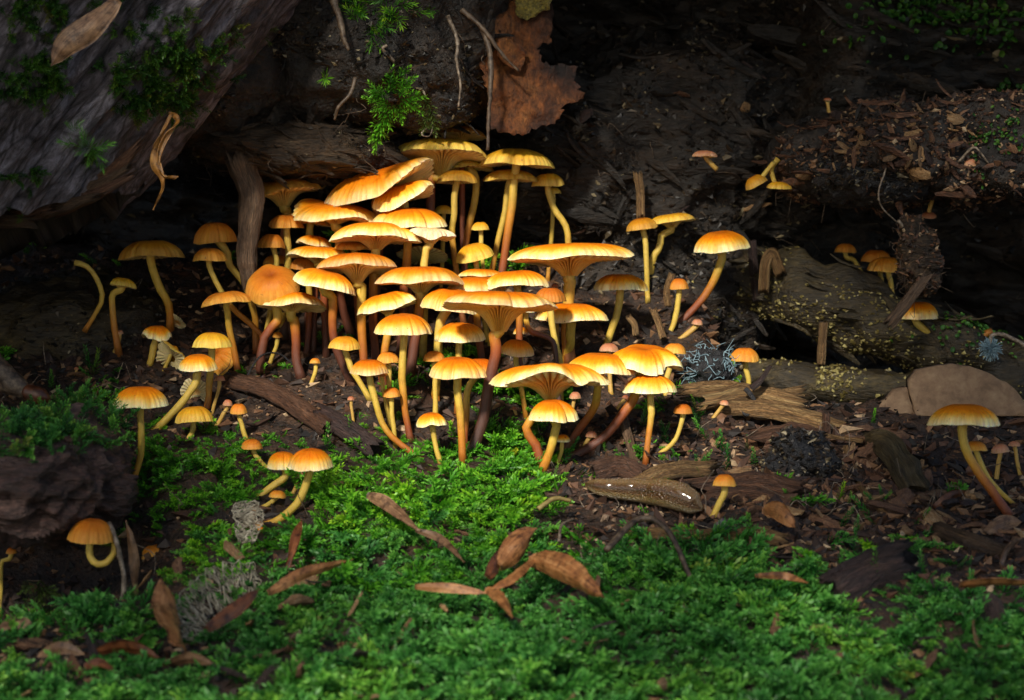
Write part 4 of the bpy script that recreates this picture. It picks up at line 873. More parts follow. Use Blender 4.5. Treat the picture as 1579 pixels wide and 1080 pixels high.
# moss on the log, the overhang and the bark chunk
def logmask(x, y, p, n):
    nz = .5 * fbm(p * 5 + 11, 3) + .9 * fbm(p * 17 + 3, 3); f = (n[:, 1] < .25) | (n[:, 2] > .3)
    d = sst(.0, .25, nz + 1.0 * blob(x, y, 40, 10, 130, 60) + .9 * blob(x, y, 75, 110, 60, 45) + .75 * blob(x, y, 270, 60, 70, 70) + .6 * blob(x, y, 250, 150, 60, 50) + .55 * blob(x, y, 20, 130, 40, 40) + .5 * blob(x, y, 140, 230, 40, 30) + .4 * blob(x, y, 30, 280, 60, 40) - .50)
    return d * f * (x > -60) * (x < 420) * (y < 360) * (y > -90)
lp, ln = sample(logV, logF, 60000, logmask, 4)
if len(lp) > 2200: lp, ln = lp[:2200], ln[:2200]
ld = ln + g.normal(0, .7, ln.shape) + np.array((.2, -.2, -.25))
plant('moss_patch', lp - ln * .01, ld, ln + g.normal(0, .2, ln.shape), g.uniform(.03, .085, len(lp)), 'moss_log', 'feather', None, None, 15, log)
def ovmask(x, y, p, n):
    nz = fbm(p * 6 + 5, 3)
    return sst(-.1, .3, nz + 1.1 * blob(x, y, 330, 20, 60, 40) + .9 * blob(x, y, 480, 95, 20, 18) + .9 * blob(x, y, 505, 120, 22, 12) + 1.2 * blob(x, y, 590, 20, 60, 35) + .8 * blob(x, y, 680, 15, 45, 15) - .75) * (n[:, 1] < .2)
op, on = sample(np.vstack((oV, oV2, uV)), np.vstack((oF, oF2 + len(oV), uF + len(oV) + len(oV2))), 16000, ovmask, 6)
op, on = op[:420], on[:420]
plant('moss_patch', op - on * .01, on * .6 + g.normal(0, .5, on.shape) + np.array((0, -.2, -.35)), on, g.uniform(.06, .12, len(op)), 'moss', 'star', None, None, 16, trunk)
# hanging feather of moss and other tufts
def tuft(label, spots, mat, kind, parent=None, seed=0, name='moss_tuft'):
    gg = np.random.default_rng(seed); p, d, L = [], [], []
    for (x0, y0, Y, x1, y1) in spots:
        a, b = P(x0, y0, Y), P(x1, y1, Y - .04); p.append(a); d.append(b - a); L.append(np.linalg.norm(b - a))
    return plant(name, np.array(p), np.array(d), np.tile((0, -1., .25), (len(p), 1)) + gg.normal(0, .2, (len(p), 3)), np.array(L), mat, kind, label, 'moss' if label else None, seed, parent, np.full(len(p), .62))
tuft('bright feathery moss tuft hanging from the overhang above the folded toothed cap', [(598, 160, .60, 570, 128), (600, 158, .60, 562, 150), (605, 160, .58, 575, 170), (608, 158, .58, 590, 200), (590, 185, .58, 577, 232), (610, 150, .58, 640, 120), (612, 155, .58, 655, 150), (615, 150, .6, 650, 175), (600, 150, .6, 605, 105), (596, 140, .6, 630, 105), (612, 158, .57, 620, 190), (604, 165, .57, 574, 215), (596, 155, .6, 566, 140)], 'moss', 'feather', None, 21)
tuft('loose star-shaped green moss tuft on the shaded edge of the bark log', [(133 + 6 * math.sin(a * 7), 230, -.32, 133 + (34 + 16 * math.sin(a * 5)) * math.cos(a), 225 - (26 + 12 * math.cos(a * 9)) * math.sin(a)) for a in np.linspace(-1.7, 3.3, 12) + .25 * np.sin(np.arange(12) * 4.7)] + [(118, 205, -.3, 100, 188), (150, 240, -.3, 160, 268), (112, 200, -.3, 128, 184)], 'moss_tuft', 'star', None, 22)
tuft('pale wiry moss tuft at the top of the overhang beside the bark log', [(385 + 12 * math.sin(i * 5), 45, .5, 385 + 45 * math.cos(i * .7), 45 - 40 * math.sin(i * .7)) for i in range(14)], 'moss_dim', 'star', None, 23)
tuft('wispy brown moss strand dangling right of the bright hanging tuft', [(655, 150, .58, 668, 185), (664, 165, .57, 650, 205), (662, 170, .57, 672, 208), (650, 145, .6, 662, 165)], 'moss_dim', 'feather', None, 24)
tuft('olive fern-like moss sprays hanging in the dark hollow under the bark chunk', [(62, 890, -.9, 60, 945), (60, 930, -.9, 28, 935), (60, 935, -.9, 96, 950), (62, 960, -.9, 75, 1010), (70, 990, -.9, 120, 1000), (66, 985, -.9, 100, 1025), (55, 900, -.9, 30, 915), (60, 905, -.9, 92, 920)], 'moss_dim', 'feather', None, 25)

# small round leaves at the upper right
def leaves(name, pos, nrm, rad, mat, label, seed=0, parent=None, catg='plant'):
    gg = np.random.default_rng(seed); n = len(pos); k = 7; a = np.linspace(0, 2 * np.pi, k, endpoint=False)
    nn = nrm + gg.normal(0, .5, nrm.shape); nn /= np.linalg.norm(nn, axis=1)[:, None]; t = np.cross(nn, gg.normal(0, 1, nn.shape)); t /= np.linalg.norm(t, axis=1)[:, None]; b = np.cross(nn, t)
    rr = gg.uniform(.6, 1.2, n)[:, None, None] * rad
    ring = pos[:, None] + nn[:, None] * .018 + rr * (np.cos(a)[None, :, None] * t[:, None] + .8 * np.sin(a)[None, :, None] * b[:, None]) + nn[:, None] * rr * .2
    V = np.concatenate((ring, (pos + nn * .012)[:, None]), 1).reshape(-1, 3); i = np.arange(k)
    f = np.stack((i, (i + 1) % k, np.full(k, k)), -1)[None] + (np.arange(n) * (k + 1))[:, None, None]
    o = mesh(name, V, f.reshape(-1, 3), M[mat], parent, True, {'tip': np.tile(np.r_[np.ones(k), .3], n), 'rnd': np.repeat(gg.random(n) * .9, k + 1)}, None if parent is not None else V.mean(0))
    return tag(o, label, catg if label else None, kind='stuff')
def rl(x, y, p, n): return np.clip(1.0 * blob(x, y, 1440, 20, 80, 22) + .9 * blob(x, y, 1510, 40, 60, 25) + .5 * blob(x, y, 1540, 10, 60, 30) + .4 * blob(x, y, 1560, 140, 30, 25) + .12 * blob(x, y, 1330, 50, 60, 40), 0, 1) * (p[:, 2] > 1.1)
qp, qn = sample(wV, wF, 90000, rl, 41); qp, qn = qp[:520], qn[:520]
leaves('creeping_plant', qp, qn * np.sign(-qn[:, 1:2]) + np.array((0, -.3, .5)), .015, 'roundleaf', 'tiny round-leaved creeping plant on the dark wall above the crumbly ledge', 51)
qp, qn = sample(eV, eF, 20000, lambda x, y, p, n: np.clip(blob(x, y, 1560, 205, 40, 22) + .7 * blob(x, y, 1515, 215, 18, 18) + .6 * blob(x, y, 1515, 265, 12, 14), 0, 1) * (n[:, 1] < .2), 43); qp, qn = qp[:150], qn[:150]
leaves('creeping_plant', qp, qn, .009, 'roundleaf', 'tiny leafy green growth at the right end of the crumbly ledge', 52)
qp, qn = sample(bV, bF, 9000, lambda x, y, p, n: np.clip(blob(x, y, 1500, 505, 60, 22) + .6 * blob(x, y, 1560, 480, 40, 50), 0, 1) * (n[:, 1] < .2), 44); qp, qn = qp[:140], qn[:140]
leaves('leafy_growth', qp, qn, .010, 'roundleaf', None, 53, beam)

# ------------------------------------------------------------------ crumbs, granules, fibres
ICO = None
def crumbs(name, pos, size, mat, label=None, catg=None, seed=0, parent=None, stretch=1.0, bias=1.0):
    """angular crumbs as one object"""
    gg = np.random.default_rng(seed); n = len(pos)
    v = np.array([(1, 0, 0), (-1, 0, 0), (0, 1, 0), (0, -1, 0), (0, 0, 1), (0, 0, -1)], float) + np.array((.0, .0, .0))
    f = np.array([(0, 2, 4), (2, 1, 4), (1, 3, 4), (3, 0, 4), (2, 0, 5), (1, 2, 5), (3, 1, 5), (0, 3, 5)])
    sc = np.broadcast_to(size, (n,))[:, None, None] * gg.uniform(.5, 1.3, (n, 1, 3)) * np.array((stretch, 1, .7))
    W = (v[None] + gg.normal(0, .28, (n, 6, 3))) * sc
    a, b = gg.uniform(0, 6.28, n), gg.normal(0, .5, n)
    ca, sa, cb, sb = np.cos(a)[:, None], np.sin(a)[:, None], np.cos(b)[:, None], np.sin(b)[:, None]
    x_, y_, z_ = W[..., 0], W[..., 1], W[..., 2]
    x_, z_ = x_ * cb + z_ * sb, -x_ * sb + z_ * cb
    W = np.stack((x_ * ca - y_ * sa, x_ * sa + y_ * ca, z_), -1) + pos[:, None]
    o = mesh(name, W.reshape(-1, 3), (f[None] + (np.arange(n) * 6)[:, None, None]).reshape(-1, 3), M[mat], parent, False, {'rnd': np.repeat(gg.random(n) ** bias, 6)}, None if parent is not None else W.reshape(-1, 3).mean(0))
    return tag(o, label, catg, kind='stuff')
def inframe(x, y): return (x > -60) * (x < 1640) * (y < 1130) * (y > -60)
def flo(x, y, p, n):
    d = .25 + .75 * blob(x, y, 1300, 780, 330, 90) + .5 * blob(x, y, 1000, 700, 150, 60) + .4 * blob(x, y, 120, 620, 200, 80) + .6 * blob(x, y, 180, 1020, 180, 40)
    return np.clip(d, 0, 1) * inframe(x, y) * (1 - .9 * (moss_density(x, y, p, n) > .6))
cpos, _ = sample(floorV, floorF, 110000, flo, 61)
crumbs('wood_crumbs', cpos, .004 + .02 * g.random(len(cpos)) ** 2.5, 'crumb', 'reddish brown crumbled rotten wood covering the bare floor', 'wood crumbs', 62, stretch=1.9, bias=1.3)
print('crumbs', len(cpos))
cs, _ = sample(floorV, floorF, 9000, lambda x, y, p, n: np.clip(blob(x, y, 955, 815, 60, 22) + .7 * blob(x, y, 1000, 800, 30, 12) + .8 * blob(x, y, 1215, 870, 22, 18) + .5 * blob(x, y, 1420, 760, 26, 14), 0, 1) * .5, 63)
crumbs('soil_castings', cs + np.array((0, 0, .012)), g.uniform(.010, .020, len(cs)), 'casting', 'heap of small pale brown soil pellets in front of the slug', 'soil pellets', 64, bias=1)
for V_, F_, par, cnt, mt, sd_, s0, s1, msk in ((wV, wF, trunk, 160000, 'crumb_dark', 65, .005, .02, None), (oV, oF, trunk, 26000, 'crumb_dark', 66, .005, .014, None), (oV2, oF2, trunk, 12000, 'crumb_dark', 67, .005, .014, None), (rV, rF, trunk, 26000, 'crumb_dark', 68, .006, .018, None), (r2V, r2F, trunk, 20000, 'crumb_dark', 69, .006, .016, None), (lV, lF, trunk, 9000, 'crumb_dark', 70, .004, .010, None), (eV, eF, ledge, 26000, 'crumb', 71, .006, .016, None), (e2V, e2F, ledge, 9000, 'crumb_dark', 72, .005, .014, None), (l2V, l2F, trunk, 9000, 'crumb_dark', 73, .005, .012, None), (uV, uF, trunk, 9000, 'crumb_dark', 74, .005, .012, None)):
    q_, n_ = sample(V_, F_, cnt, (lambda x, y, p, n: inframe(x, y) * (n[:, 1] < .3) * sst(-.3, .4, fbm(p * 5, 3))), sd_)
    if len(q_) > 9000: q_ = q_[:9000]
    crumbs('crumbs', q_, s0 * .5 + (s1 - s0 * .5) * g.random(len(q_)) ** 2.5, mt, None, None, sd_, par, 1.5, 1.2)
gp, gn = sample(bV, bF, 9000, lambda x, y, p, n: np.clip(sst(.05, .4, fbm(p * 6, 3) + .12 + .25 * (n[:, 2] < -.1)) * (n[:, 1] < .2), 0, 1), 75); gp = gp[:1200]
crumbs('granules', gp, g.uniform(.005, .011, len(gp)), 'granule', None, None, 76, beam)
gp, gn = sample(b2V, b2Fs[0], 3000, lambda x, y, p, n: sst(-.2, .3, fbm(p * 7, 3)) * (n[:, 1] < .2) * blob(x, y, 1270, 590, 70, 40), 77); gp = gp[:450]
crumbs('granules', gp, g.uniform(.006, .012, len(gp)), 'granule', None, None, 78, low)
gp, gn = sample(r2V, r2F, 3500, lambda x, y, p, n: sst(-.1, .3, fbm(p * 7, 3)) * (n[:, 1] < .2) * blob(x, y, 1130, 470, 50, 40), 79); gp = gp[:300]
crumbs('granules', gp, g.uniform(.006, .012, len(gp)), 'granule', None, None, 80, trunk)
def fibres(name, pos, nrm, L, r, mat, parent, seed, down=.6):
    gg = np.random.default_rng(seed); parts = []
    for p, n in zip(pos, nrm):
        d = n * .5 + gg.normal(0, .5, 3) + np.array((0, -.1, -down)); d /= np.linalg.norm(d); l = L * gg.uniform(.4, 1.3)
        c = np.array([p, p + d * l * .35 + gg.normal(0, .16 * l, 3), p + d * l * .7 + gg.normal(0, .25 * l, 3), p + d * l + gg.normal(0, .3 * l, 3)])
        parts.append(tubeq(crom(c, 9), r * np.linspace(1, .4, 9), 4))
    V, f = cat(parts); return tag(mesh(name, V, f, M[mat], parent), kind='stuff')
for V_, F_, cnt, sd_, par, mt in ((oV, oF, 45, 81, trunk, 'twig'), (oV2, oF2, 25, 82, trunk, 'twig'), (rV, rF, 90, 83, trunk, 'twig'), (r2V, r2F, 70, 84, trunk, 'twig'), (lV, lF, 30, 85, trunk, 'twig'), (eV, eF, 36, 86, ledge, 'twig'), (wV, wF, 160, 87, trunk, 'twig')):
    q_, n_ = sample(V_, F_, cnt * 12, lambda x, y, p, n: inframe(x, y) * (n[:, 1] < .3), sd_)
    fibres('fibres', q_[:cnt], n_[:cnt], .09, .0022, mt, par, sd_)
q_, n_ = sample(floorV, floorF, 4000, lambda x, y, p, n: flo(x, y, p, n) * .6, 88)
tag(fibres('plant_fibres', q_[:260], n_[:260] * .25, .11, .0022, 'root', None, 88, 0), 'thin pale dry plant fibres scattered over the forest floor', 'plant fibres')

# ------------------------------------------------------------------ wood chips one can pick up
def chip_mesh(seed, mat, lw=3.0):
    gg = np.random.default_rng(seed); n, m = 6, 6; xs = np.linspace(-.5, .5, n); a = np.linspace(0, 2 * np.pi, m, endpoint=False)
    w = (.5 / lw) * (1 - (np.abs(xs) * 1.75) ** 3 * .8) * gg.uniform(.75, 1.2, n)
    Y_ = np.cos(a)[None] * w[:, None] * gg.uniform(.8, 1.2, (n, m)); Z_ = np.sin(a)[None] * w[:, None] * .42 * gg.uniform(.7, 1.3, (n, m)) + (gg.uniform(-.12, .12) * (xs * 2) ** 2)[:, None]
    X2 = xs[:, None] + gg.normal(0, .035, (n, m)); V = np.stack((X2, Y_, Z_), -1).reshape(-1, 3)
    V = np.vstack((V, V[:m].mean(0), V[-m:].mean(0))); j = np.arange(m)
    f = [list(q) for q in gridf(n, m, True)] + [[n * m, (i + 1) % m, i] for i in j] + [[n * m + 1, (n - 1) * m + i, (n - 1) * m + (i + 1) % m] for i in j]
    me = bpy.data.meshes.new('wood_chip'); me.from_pydata([tuple(v) for v in V], [], f); me.update(); me.materials.append(M[mat]); return me
CH = {k: [chip_mesh(200 + 10 * j + i, k, (2.0, 3.0, 4.5, 1.6, 6.5)[i % 5]) for i in range(10)] for j, k in enumerate(('chip', 'chip_pale', 'chip_dark'))}
def put_chip(p, n, L, mat, label, group, gg, name='wood_chip', flat=.35):
    ci_ = gg.integers(0, 10); o = bpy.data.objects.new(name, CH[mat][ci_]); col.objects.link(o)
    label = {'chip': 'red-brown', 'chip_pale': 'pale tan', 'chip_dark': 'dark'}[mat] + ' ' + ('large ' if L > .12 else 'small ' if L < .05 else '') + ('broad wood chip', 'oval wood chip', 'narrow wood splinter', 'blocky wood flake', 'thin wood sliver')[ci_ % 5] + ' ' + label
    z = Vector(n) + Vector(gg.normal(0, flat, 3)); xa = Vector(gg.normal(0, 1, 3)); z.normalize(); xa = (xa - z * xa.dot(z)).normalized(); ya = z.cross(xa)
    from mathutils import Matrix
    o.matrix_world = Matrix.Translation(Vector(p)) @ Matrix((xa, ya, z)).transposed().to_4x4() @ Matrix.Diagonal((L, L, L, 1))
    return tag(o, label, 'wood chip', group)
def many(V_, F_, cnt, msk, mats, label, group, seed, Ls, lift=.0, flat=.35):
    gg = np.random.default_rng(seed); q, n = sample(V_, F_, cnt * 40, msk, seed); q, n = q[:cnt], n[:cnt]
    for p, v in zip(q, n): put_chip(p + v * lift, v, gg.uniform(*Ls) , mats[gg.integers(0, len(mats))], label, group, gg, flat=flat)
many(floorV, floorF, 150, lambda x, y, p, n: np.clip(blob(x, y, 1330, 790, 220, 70) + .5 * blob(x, y, 1180, 700, 90, 50), 0, 1) * (y > 655), ('chip', 'chip', 'chip_dark', 'chip', 'chip_pale'), 'on the bare floor right of the slug', 'wood chips on the bare floor by the slug', 91, (.06, .17), .008)
many(floorV, floorF, 50, lambda x, y, p, n: np.clip(blob(x, y, 960, 720, 90, 35) + .5 * blob(x, y, 780, 700, 90, 30), 0, 1), ('chip', 'chip_pale', 'chip_dark'), 'between the stem bases and the slug', 'wood chips at the stem bases', 92, (.05, .13), .008)
many(floorV, floorF, 34, lambda x, y, p, n: np.clip(blob(x, y, 170, 1030, 160, 30) + .7 * blob(x, y, 120, 620, 120, 50), 0, 1), ('chip_dark', 'chip', 'chip_dark'), 'on the shaded ground near the pine bud or bark chunk', 'wood chips around the bark chunk', 93, (.06, .17), .008)
many(eV, eF, 100, lambda x, y, p, n: np.clip(blob(x, y, 1420, 225, 110, 45), 0, 1) * (n[:, 1] < .1), ('chip_pale', 'chip', 'chip_pale', 'chip_pale', 'chip_dark'), 'strewn on the crumbly ledge', 'wood chips on the ledge', 94, (.03, .10), .008, .5)
many(e2V, e2F, 14, lambda x, y, p, n: (n[:, 1] < -.1), ('chip_pale', 'chip_pale', 'chip'), 'stuck to the charred ledge edge', 'wood chips on the charred edge', 95, (.025, .06), .004, .6)
many(np.vstack((rV, r2V)), np.vstack((rF, r2F + len(rV))), 26, lambda x, y, p, n: (n[:, 1] < -.2) * inframe(x, y), ('chip_dark', 'chip', 'chip_pale'), 'clinging to the dark rotten wall', 'splinters on the cavity wall', 96, (.05, .13), .004, .6)
many(floorV, floorF, 60, lambda x, y, p, n: (moss_density(x, y, p, n) > .5) * inframe(x, y) * (y > 790), ('chip', 'chip_pale', 'chip_dark'), 'lying in the green moss carpet', 'wood fragments in the moss', 97, (.04, .14), .045, .6)

def slivers(V_, F_, cnt, msk, seed, mat, parent, Ls=(.06, .28), flat=.5, axis=(1, 0, -.25)):
    """torn slivers of wood standing off a rotten surface, one part"""
    gg = np.random.default_rng(seed); q, n = sample(V_, F_, cnt * 25, msk, seed); q, n = q[:cnt], n[:cnt]; parts = []
    tpl = [np.array([tuple(v.co) for v in me.vertices]) for me in CH['chip']]; quads = gridf(6, 6, True)
    for p, v in zip(q, n):
        T_ = tpl[(2, 4, 7, 9)[gg.integers(0, 4)]]; L = gg.uniform(*Ls)
        xa = np.asarray(axis, float) + gg.normal(0, flat, 3); z = v + gg.normal(0, .3, 3); xa /= np.linalg.norm(xa); z = z - xa * z.dot(xa); z /= np.linalg.norm(z) + 1e-9; ya = np.cross(z, xa)
        W = T_[:36] * L; parts.append((p + v * .006 + W[:, :1] * xa + W[:, 1:2] * ya + W[:, 2:] * z, quads))
    V, f = cat(parts); return tag(mesh('torn_slivers', V, f, M[mat], parent, False), kind='stuff')
fr = lambda x, y, p, n: inframe(x, y) * (n[:, 1] < .2)
slivers(rV, rF, 150, fr, 301, 'cavity', trunk); slivers(r2V, r2F, 120, fr, 302, 'cavity', trunk, (.05, .2), .9, (0, 0, 1)); slivers(lV, lF, 130, fr, 303, 'lip', trunk, (.06, .22), .25)
slivers(wV, wF, 220, fr, 304, 'cavity', trunk, (.1, .4), .35); slivers(oV, oF, 90, fr, 305, 'overhang', trunk, (.05, .18), .9); slivers(eV, eF, 130, fr, 306, 'redwood', ledge, (.04, .16), .5); slivers(bV, bF, 60, fr, 307, 'greenwood', beam, (.06, .2), .25, (1, -.1, -.3))
slivers(oV2, oF2, 50, fr, 308, 'overhang', trunk, (.05, .18), .9)
# ------------------------------------------------------------------ sticks, stakes, splinters
G_ = onground
stick('wooden_stake', 'weathered broken stake hanging from the overhang left of the stacked caps', 'wood stake', [P(372, 250, .72), P(388, 300, .71), P(384, 350, .70), P(380, 400, .69), P(383, 428, .69)], .105, .07, 'greywood', 3, taper=(1.05, .62), rag=.7)
stick('dark_stick', 'dark reddish stick lying across the soil left of the cluster', 'stick', [G_(365, 602, .03), G_(420, 622, .04), G_(470, 650, .03), G_(505, 672, .03)], .075, .05, 'redwood', 5, taper=(.8, 1))
stick('bark_fragment', 'purple-brown bark fragment lying in the bright moss', 'bark fragment', [G_(498, 664, .05), G_(530, 685, .06), G_(572, 710, .05)], .10, .04, 'chip_dark', 6, taper=(.8, .7))
stick('wood_splinter', 'thick yellow splinter of torn wood right of the notched wavy cap', 'wood splinter', [G_(1100, 640, .06), P(1150, 606, .42), P(1215, 618, .40)], .085, .05, 'yellowwood', 7, rag=1.2, taper=(.9, .7))
stick('wood_splinter', 'long yellow splinter sloping down right below the thick torn one', 'wood splinter', [P(1120, 628, .36), P(1200, 636, .34), P(1288, 662, .34)], .08, .05, 'yellowwood', 8, rag=1.0, taper=(.7, 1))
stick('wood_splinter', 'pale yellow splinter with a frayed tip beside the small purple twig', 'wood splinter', [P(1068, 600, .40), P(1120, 596, .42), P(1185, 612, .42), P(1222, 606, .42)], .045, .03, 'yellowwood', 9, rag=1.6)
stick('wood_plank', 'mossy grey-brown piece of wood slanting on the floor right of the black clump', 'wood piece', [P(1338, 683, .22), G_(1370, 720, .07), G_(1412, 766, .03)], .11, .05, 'greenwood', 10, taper=(.8, 1))
stick('thin_stick', 'thin bent yellow-brown twig leaning by the black clump', 'twig', [P(1304, 690, .12), P(1316, 730, .08), G_(1330, 765, .02), G_(1360, 795, .01)], .022, .02, 'yellowwood', 11, rag=.4)
stick('thin_stick', 'upright dark brown twig above the black clump', 'twig', [P(1274, 640, .25), P(1276, 690, .22), G_(1278, 722, 0)], .026, .02, 'redwood', 12, rag=.4)
stick('thin_stick', 'straight pale straw lying across the soil above the black clump', 'straw', [P(1226, 660, .20), P(1275, 672, .18), P(1330, 680, .16)], .018, .014, 'yellowwood', 13, rag=.3)
stick('thin_stick', 'purple curved twig rising beyond the yellow splinters', 'twig', [P(1160, 598, .36), P(1172, 588, .36), P(1187, 566, .38)], .028, .022, 'chip_dark', 14, rag=.3, taper=(1, .5))
stick('wood_plank', 'long brown wooden strip lying behind the large lone mushroom', 'wood piece', [P(1490, 672, .45), P(1560, 670, .45), P(1640, 664, .45)], .055, .05, 'lip', 15)
stick('wood_plank', 'rust-brown rotten block above the black clump', 'wood piece', [P(1186, 690, .16), P(1235, 680, .18), P(1262, 700, .16)], .12, .09, 'redwood', 16, rag=.8)
stick('wood_plank', 'dark red rotten wood strip on the floor behind the slug', 'wood piece', [G_(1090, 770, .03), G_(1150, 768, .04), G_(1215, 775, .03)], .10, .05, 'redwood', 17, rag=.9)
stick('wood_chunk', 'curled rusty bark piece lying beside the slug', 'bark piece', [G_(925, 742, .03), G_(955, 740, .045), G_(990, 748, .03)], .075, .045, 'redwood', 18, rag=.5)
stick('wood_splinter', 'flat tan splinter resting along the back of the slug', 'wood splinter', [G_(985, 758, .03), G_(1030, 748, .05), G_(1088, 742, .04)], .055, .02, 'yellowwood', 19, rag=1.6)
stick('wood_splinter', 'slanting brown splinter standing among the stems', 'wood splinter', [P(960, 640, .12), P(968, 672, .08), G_(982, 718, 0)], .034, .024, 'greywood', 20, rag=.5)
stick('wood_splinter', 'long thin splinter at the edge of the moss below the slug', 'wood splinter', [G_(970, 832, .02), G_(1040, 836, .025), G_(1110, 834, .02)], .04, .02, 'yellowwood', 21, rag=.8)
stick('wood_splinter', 'grey splinter right of the small dark droplet', 'wood splinter', [G_(1120, 842, .02), G_(1165, 838, .03), G_(1200, 842, .02)], .05, .025, 'yellowwood', 22, rag=.9)
stick('wood_splinter', 'brown splinter below the foot of the large lone mushroom', 'wood splinter', [G_(1450, 836, .04), G_(1500, 850, .03), G_(1548, 862, .02)], .055, .03, 'lip', 23, rag=.8)
stick('bark_fragment', 'flat dark purple bark flake lying in the moss below the black clump', 'bark fragment', [G_(1300, 925, .04), G_(1345, 908, .06), G_(1385, 895, .05)], .13, .02, 'chip_dark', 24, rag=.7)
stick('wood_stub', 'pale yellow stub hanging below the granule-dotted branch', 'wood stub', [P(1270, 500, 1.05), P(1268, 530, 1.04), P(1266, 560, 1.03)], .032, .025, 'yellowwood', 25, rag=.4)
stick('wood_stub', 'split pale stub standing above the yellow slanted pair', 'wood stub', [P(984, 275, 1.2), P(987, 300, 1.19), P(988, 330, 1.18)], .034, .022, 'yellowwood', 26, rag=1.0)
stick('wood_stub', 'dark upright stub in the cavity right of the sweeping red stem', 'wood stub', [P(1160, 375, 1.2), P(1163, 420, 1.2), P(1166, 460, 1.22)], .035, .03, 'chip_dark', 27)
stick('wood_stub', 'bent tan leaf scrap hooked over a stub in the cavity', 'leaf scrap', [P(1202, 420, 1.12), P(1190, 392, 1.1), P(1180, 408, 1.1), P(1178, 445, 1.12)], .045, .014, 'yellowwood', 28)
for i, (pts, lab) in enumerate((([P(1035, 425, .95), P(1028, 450, .95), P(1030, 470, .95)], 'short tan splinter left of the small brown-orange mushroom'), ([P(1008, 480, .85), P(1015, 498, .84), P(1022, 520, .82)], 'curved yellowish husk leaning left of the little pink button'), ([P(970, 490, .8), P(978, 500, .8), P(980, 515, .8)], 'tiny yellow sliver on the slope below the slim leaning mushroom'))):
    stick('wood_sliver', lab, 'wood sliver', pts, .026, .012, 'yellowwood', 30 + i, rag=.5)
# ragged splinters along the broken lower edge of the log
for i, (x0, y0, x1, y1, w) in enumerate(((120, 300, 192, 262, .05), (100, 318, 190, 278, .05), (60, 322, 130, 308, .07), (10, 335, 70, 325, .07), (-30, 330, 30, 342, .08), (150, 285, 205, 232, .06))):
    V, f, sk = plank([P(x0, y0, .08), P((x0 + x1) / 2, (y0 + y1) / 2 + 3, .05), P(x1, y1, .02)], w, .045, 40 + i, rag=1.2, taper=(1.2, .5)); mesh('broken_splinter', V, f, M['g_red' if i % 2 else 'g_brown'], log, attrs={'stk': sk})
def bplate(i, poly, Y):
    V, f = sheet(poly, Y, .05, 7, 2.0, .03, 6, 60 + i); return V, f

# reddish bark chunk on the left, out of focus
ch = tag(thing('bark_chunk', P(60, 800, -.45)), 'reddish-brown bark chunk with mossy top over the dark hollow', 'bark chunk')
kV, kF = lump(P(30, 735, -.70), (.29, .36, .115), .9, 7, 5, 100, 160, R(8), 2.4, .6, (.6, 1, 1.6)); mesh('bark', kV, kF, M['barkchunk'], ch)
k2V, k2F = lump(P(90, 695, -.45), (.19, .26, .10), .7, 7, 6, 60, 90, R(-20), 2.4, .35, (.6, 1, 1.4)); mesh('bark', k2V, k2F, M['barkchunk'], ch)
cp_, cn_ = sample(np.vstack((kV, k2V)), np.vstack((kF, k2F + len(kV))), 5000, lambda x, y, p, n: np.clip(blob(x, y, 40, 680, 80, 22) + blob(x, y, 120, 660, 50, 30), 0, 1) * (n[:, 2] > .0), 33)
cp_, cn_ = cp_[:330], cn_[:330]
plant('moss_patch', cp_, cn_ + g.normal(0, .5, cn_.shape), cn_, g.uniform(.05, .10, len(cp_)), 'moss_shade_tint', 'feather', None, None, 34, ch)
bV_, bF_ = lump(onground(1238, 735) + np.array((0, .02, .05)), (.085, .07, .075), .9, 9, 8, 40, 50, R(-25), 2.0, .5)
blk = tag(thing('black_clump', onground(1238, 760)), 'crumbly black charred clump on the floor right of the slug', 'charred clump'); mesh('core', bV_, bF_, M['black'], blk)
q_, n_ = sample(bV_, bF_, 700, None, 35); crumbs('crumbs', q_, .010, 'crumb_dark', None, None, 36, blk, 1.6)
bl2V, bl2F = lump(onground(1095, 590) + np.array((0, .0, .05)), (.075, .07, .05), .6, 16, 9, 40, 50, R(15), 2.2, .3)
blk2 = tag(thing('black_clump', onground(1095, 600)), 'small spiky black clump right of the notched wavy cap', 'charred clump'); mesh('core', bl2V, bl2F, M['black'], blk2)
q_, n_ = sample(bl2V, bl2F, 150, None, 37); fibres('spikes', q_, n_, .045, .0022, 'lichen', blk2, 38, 0)
# pine bud husk at the left edge
bud = tag(thing('husk_bud', P(30, 620, -.02)), 'brown ribbed pine bud with a dark red tip above the bark chunk', 'bud')
c = crom([P(-40, 545, .0), P(-5, 575, -.02), P(42, 606, -.05)], 20); V, f = tube(c, np.interp(np.linspace(0, 1, 20), (0, .5, 1), (.066, .055, .026)), 30, .35, 22, 2); mesh('husk', V, f, M['twig'], bud)
c = crom([P(38, 603, -.05), P(58, 610, -.06), P(77, 617, -.06)], 12); V, f = tube(c, .034 * np.sqrt(np.clip(1 - np.linspace(-.6, 1, 12) ** 2, .02, 1)), 14, .25, 30, 3); mesh('tip', V, f, M['husk_dark'], bud)

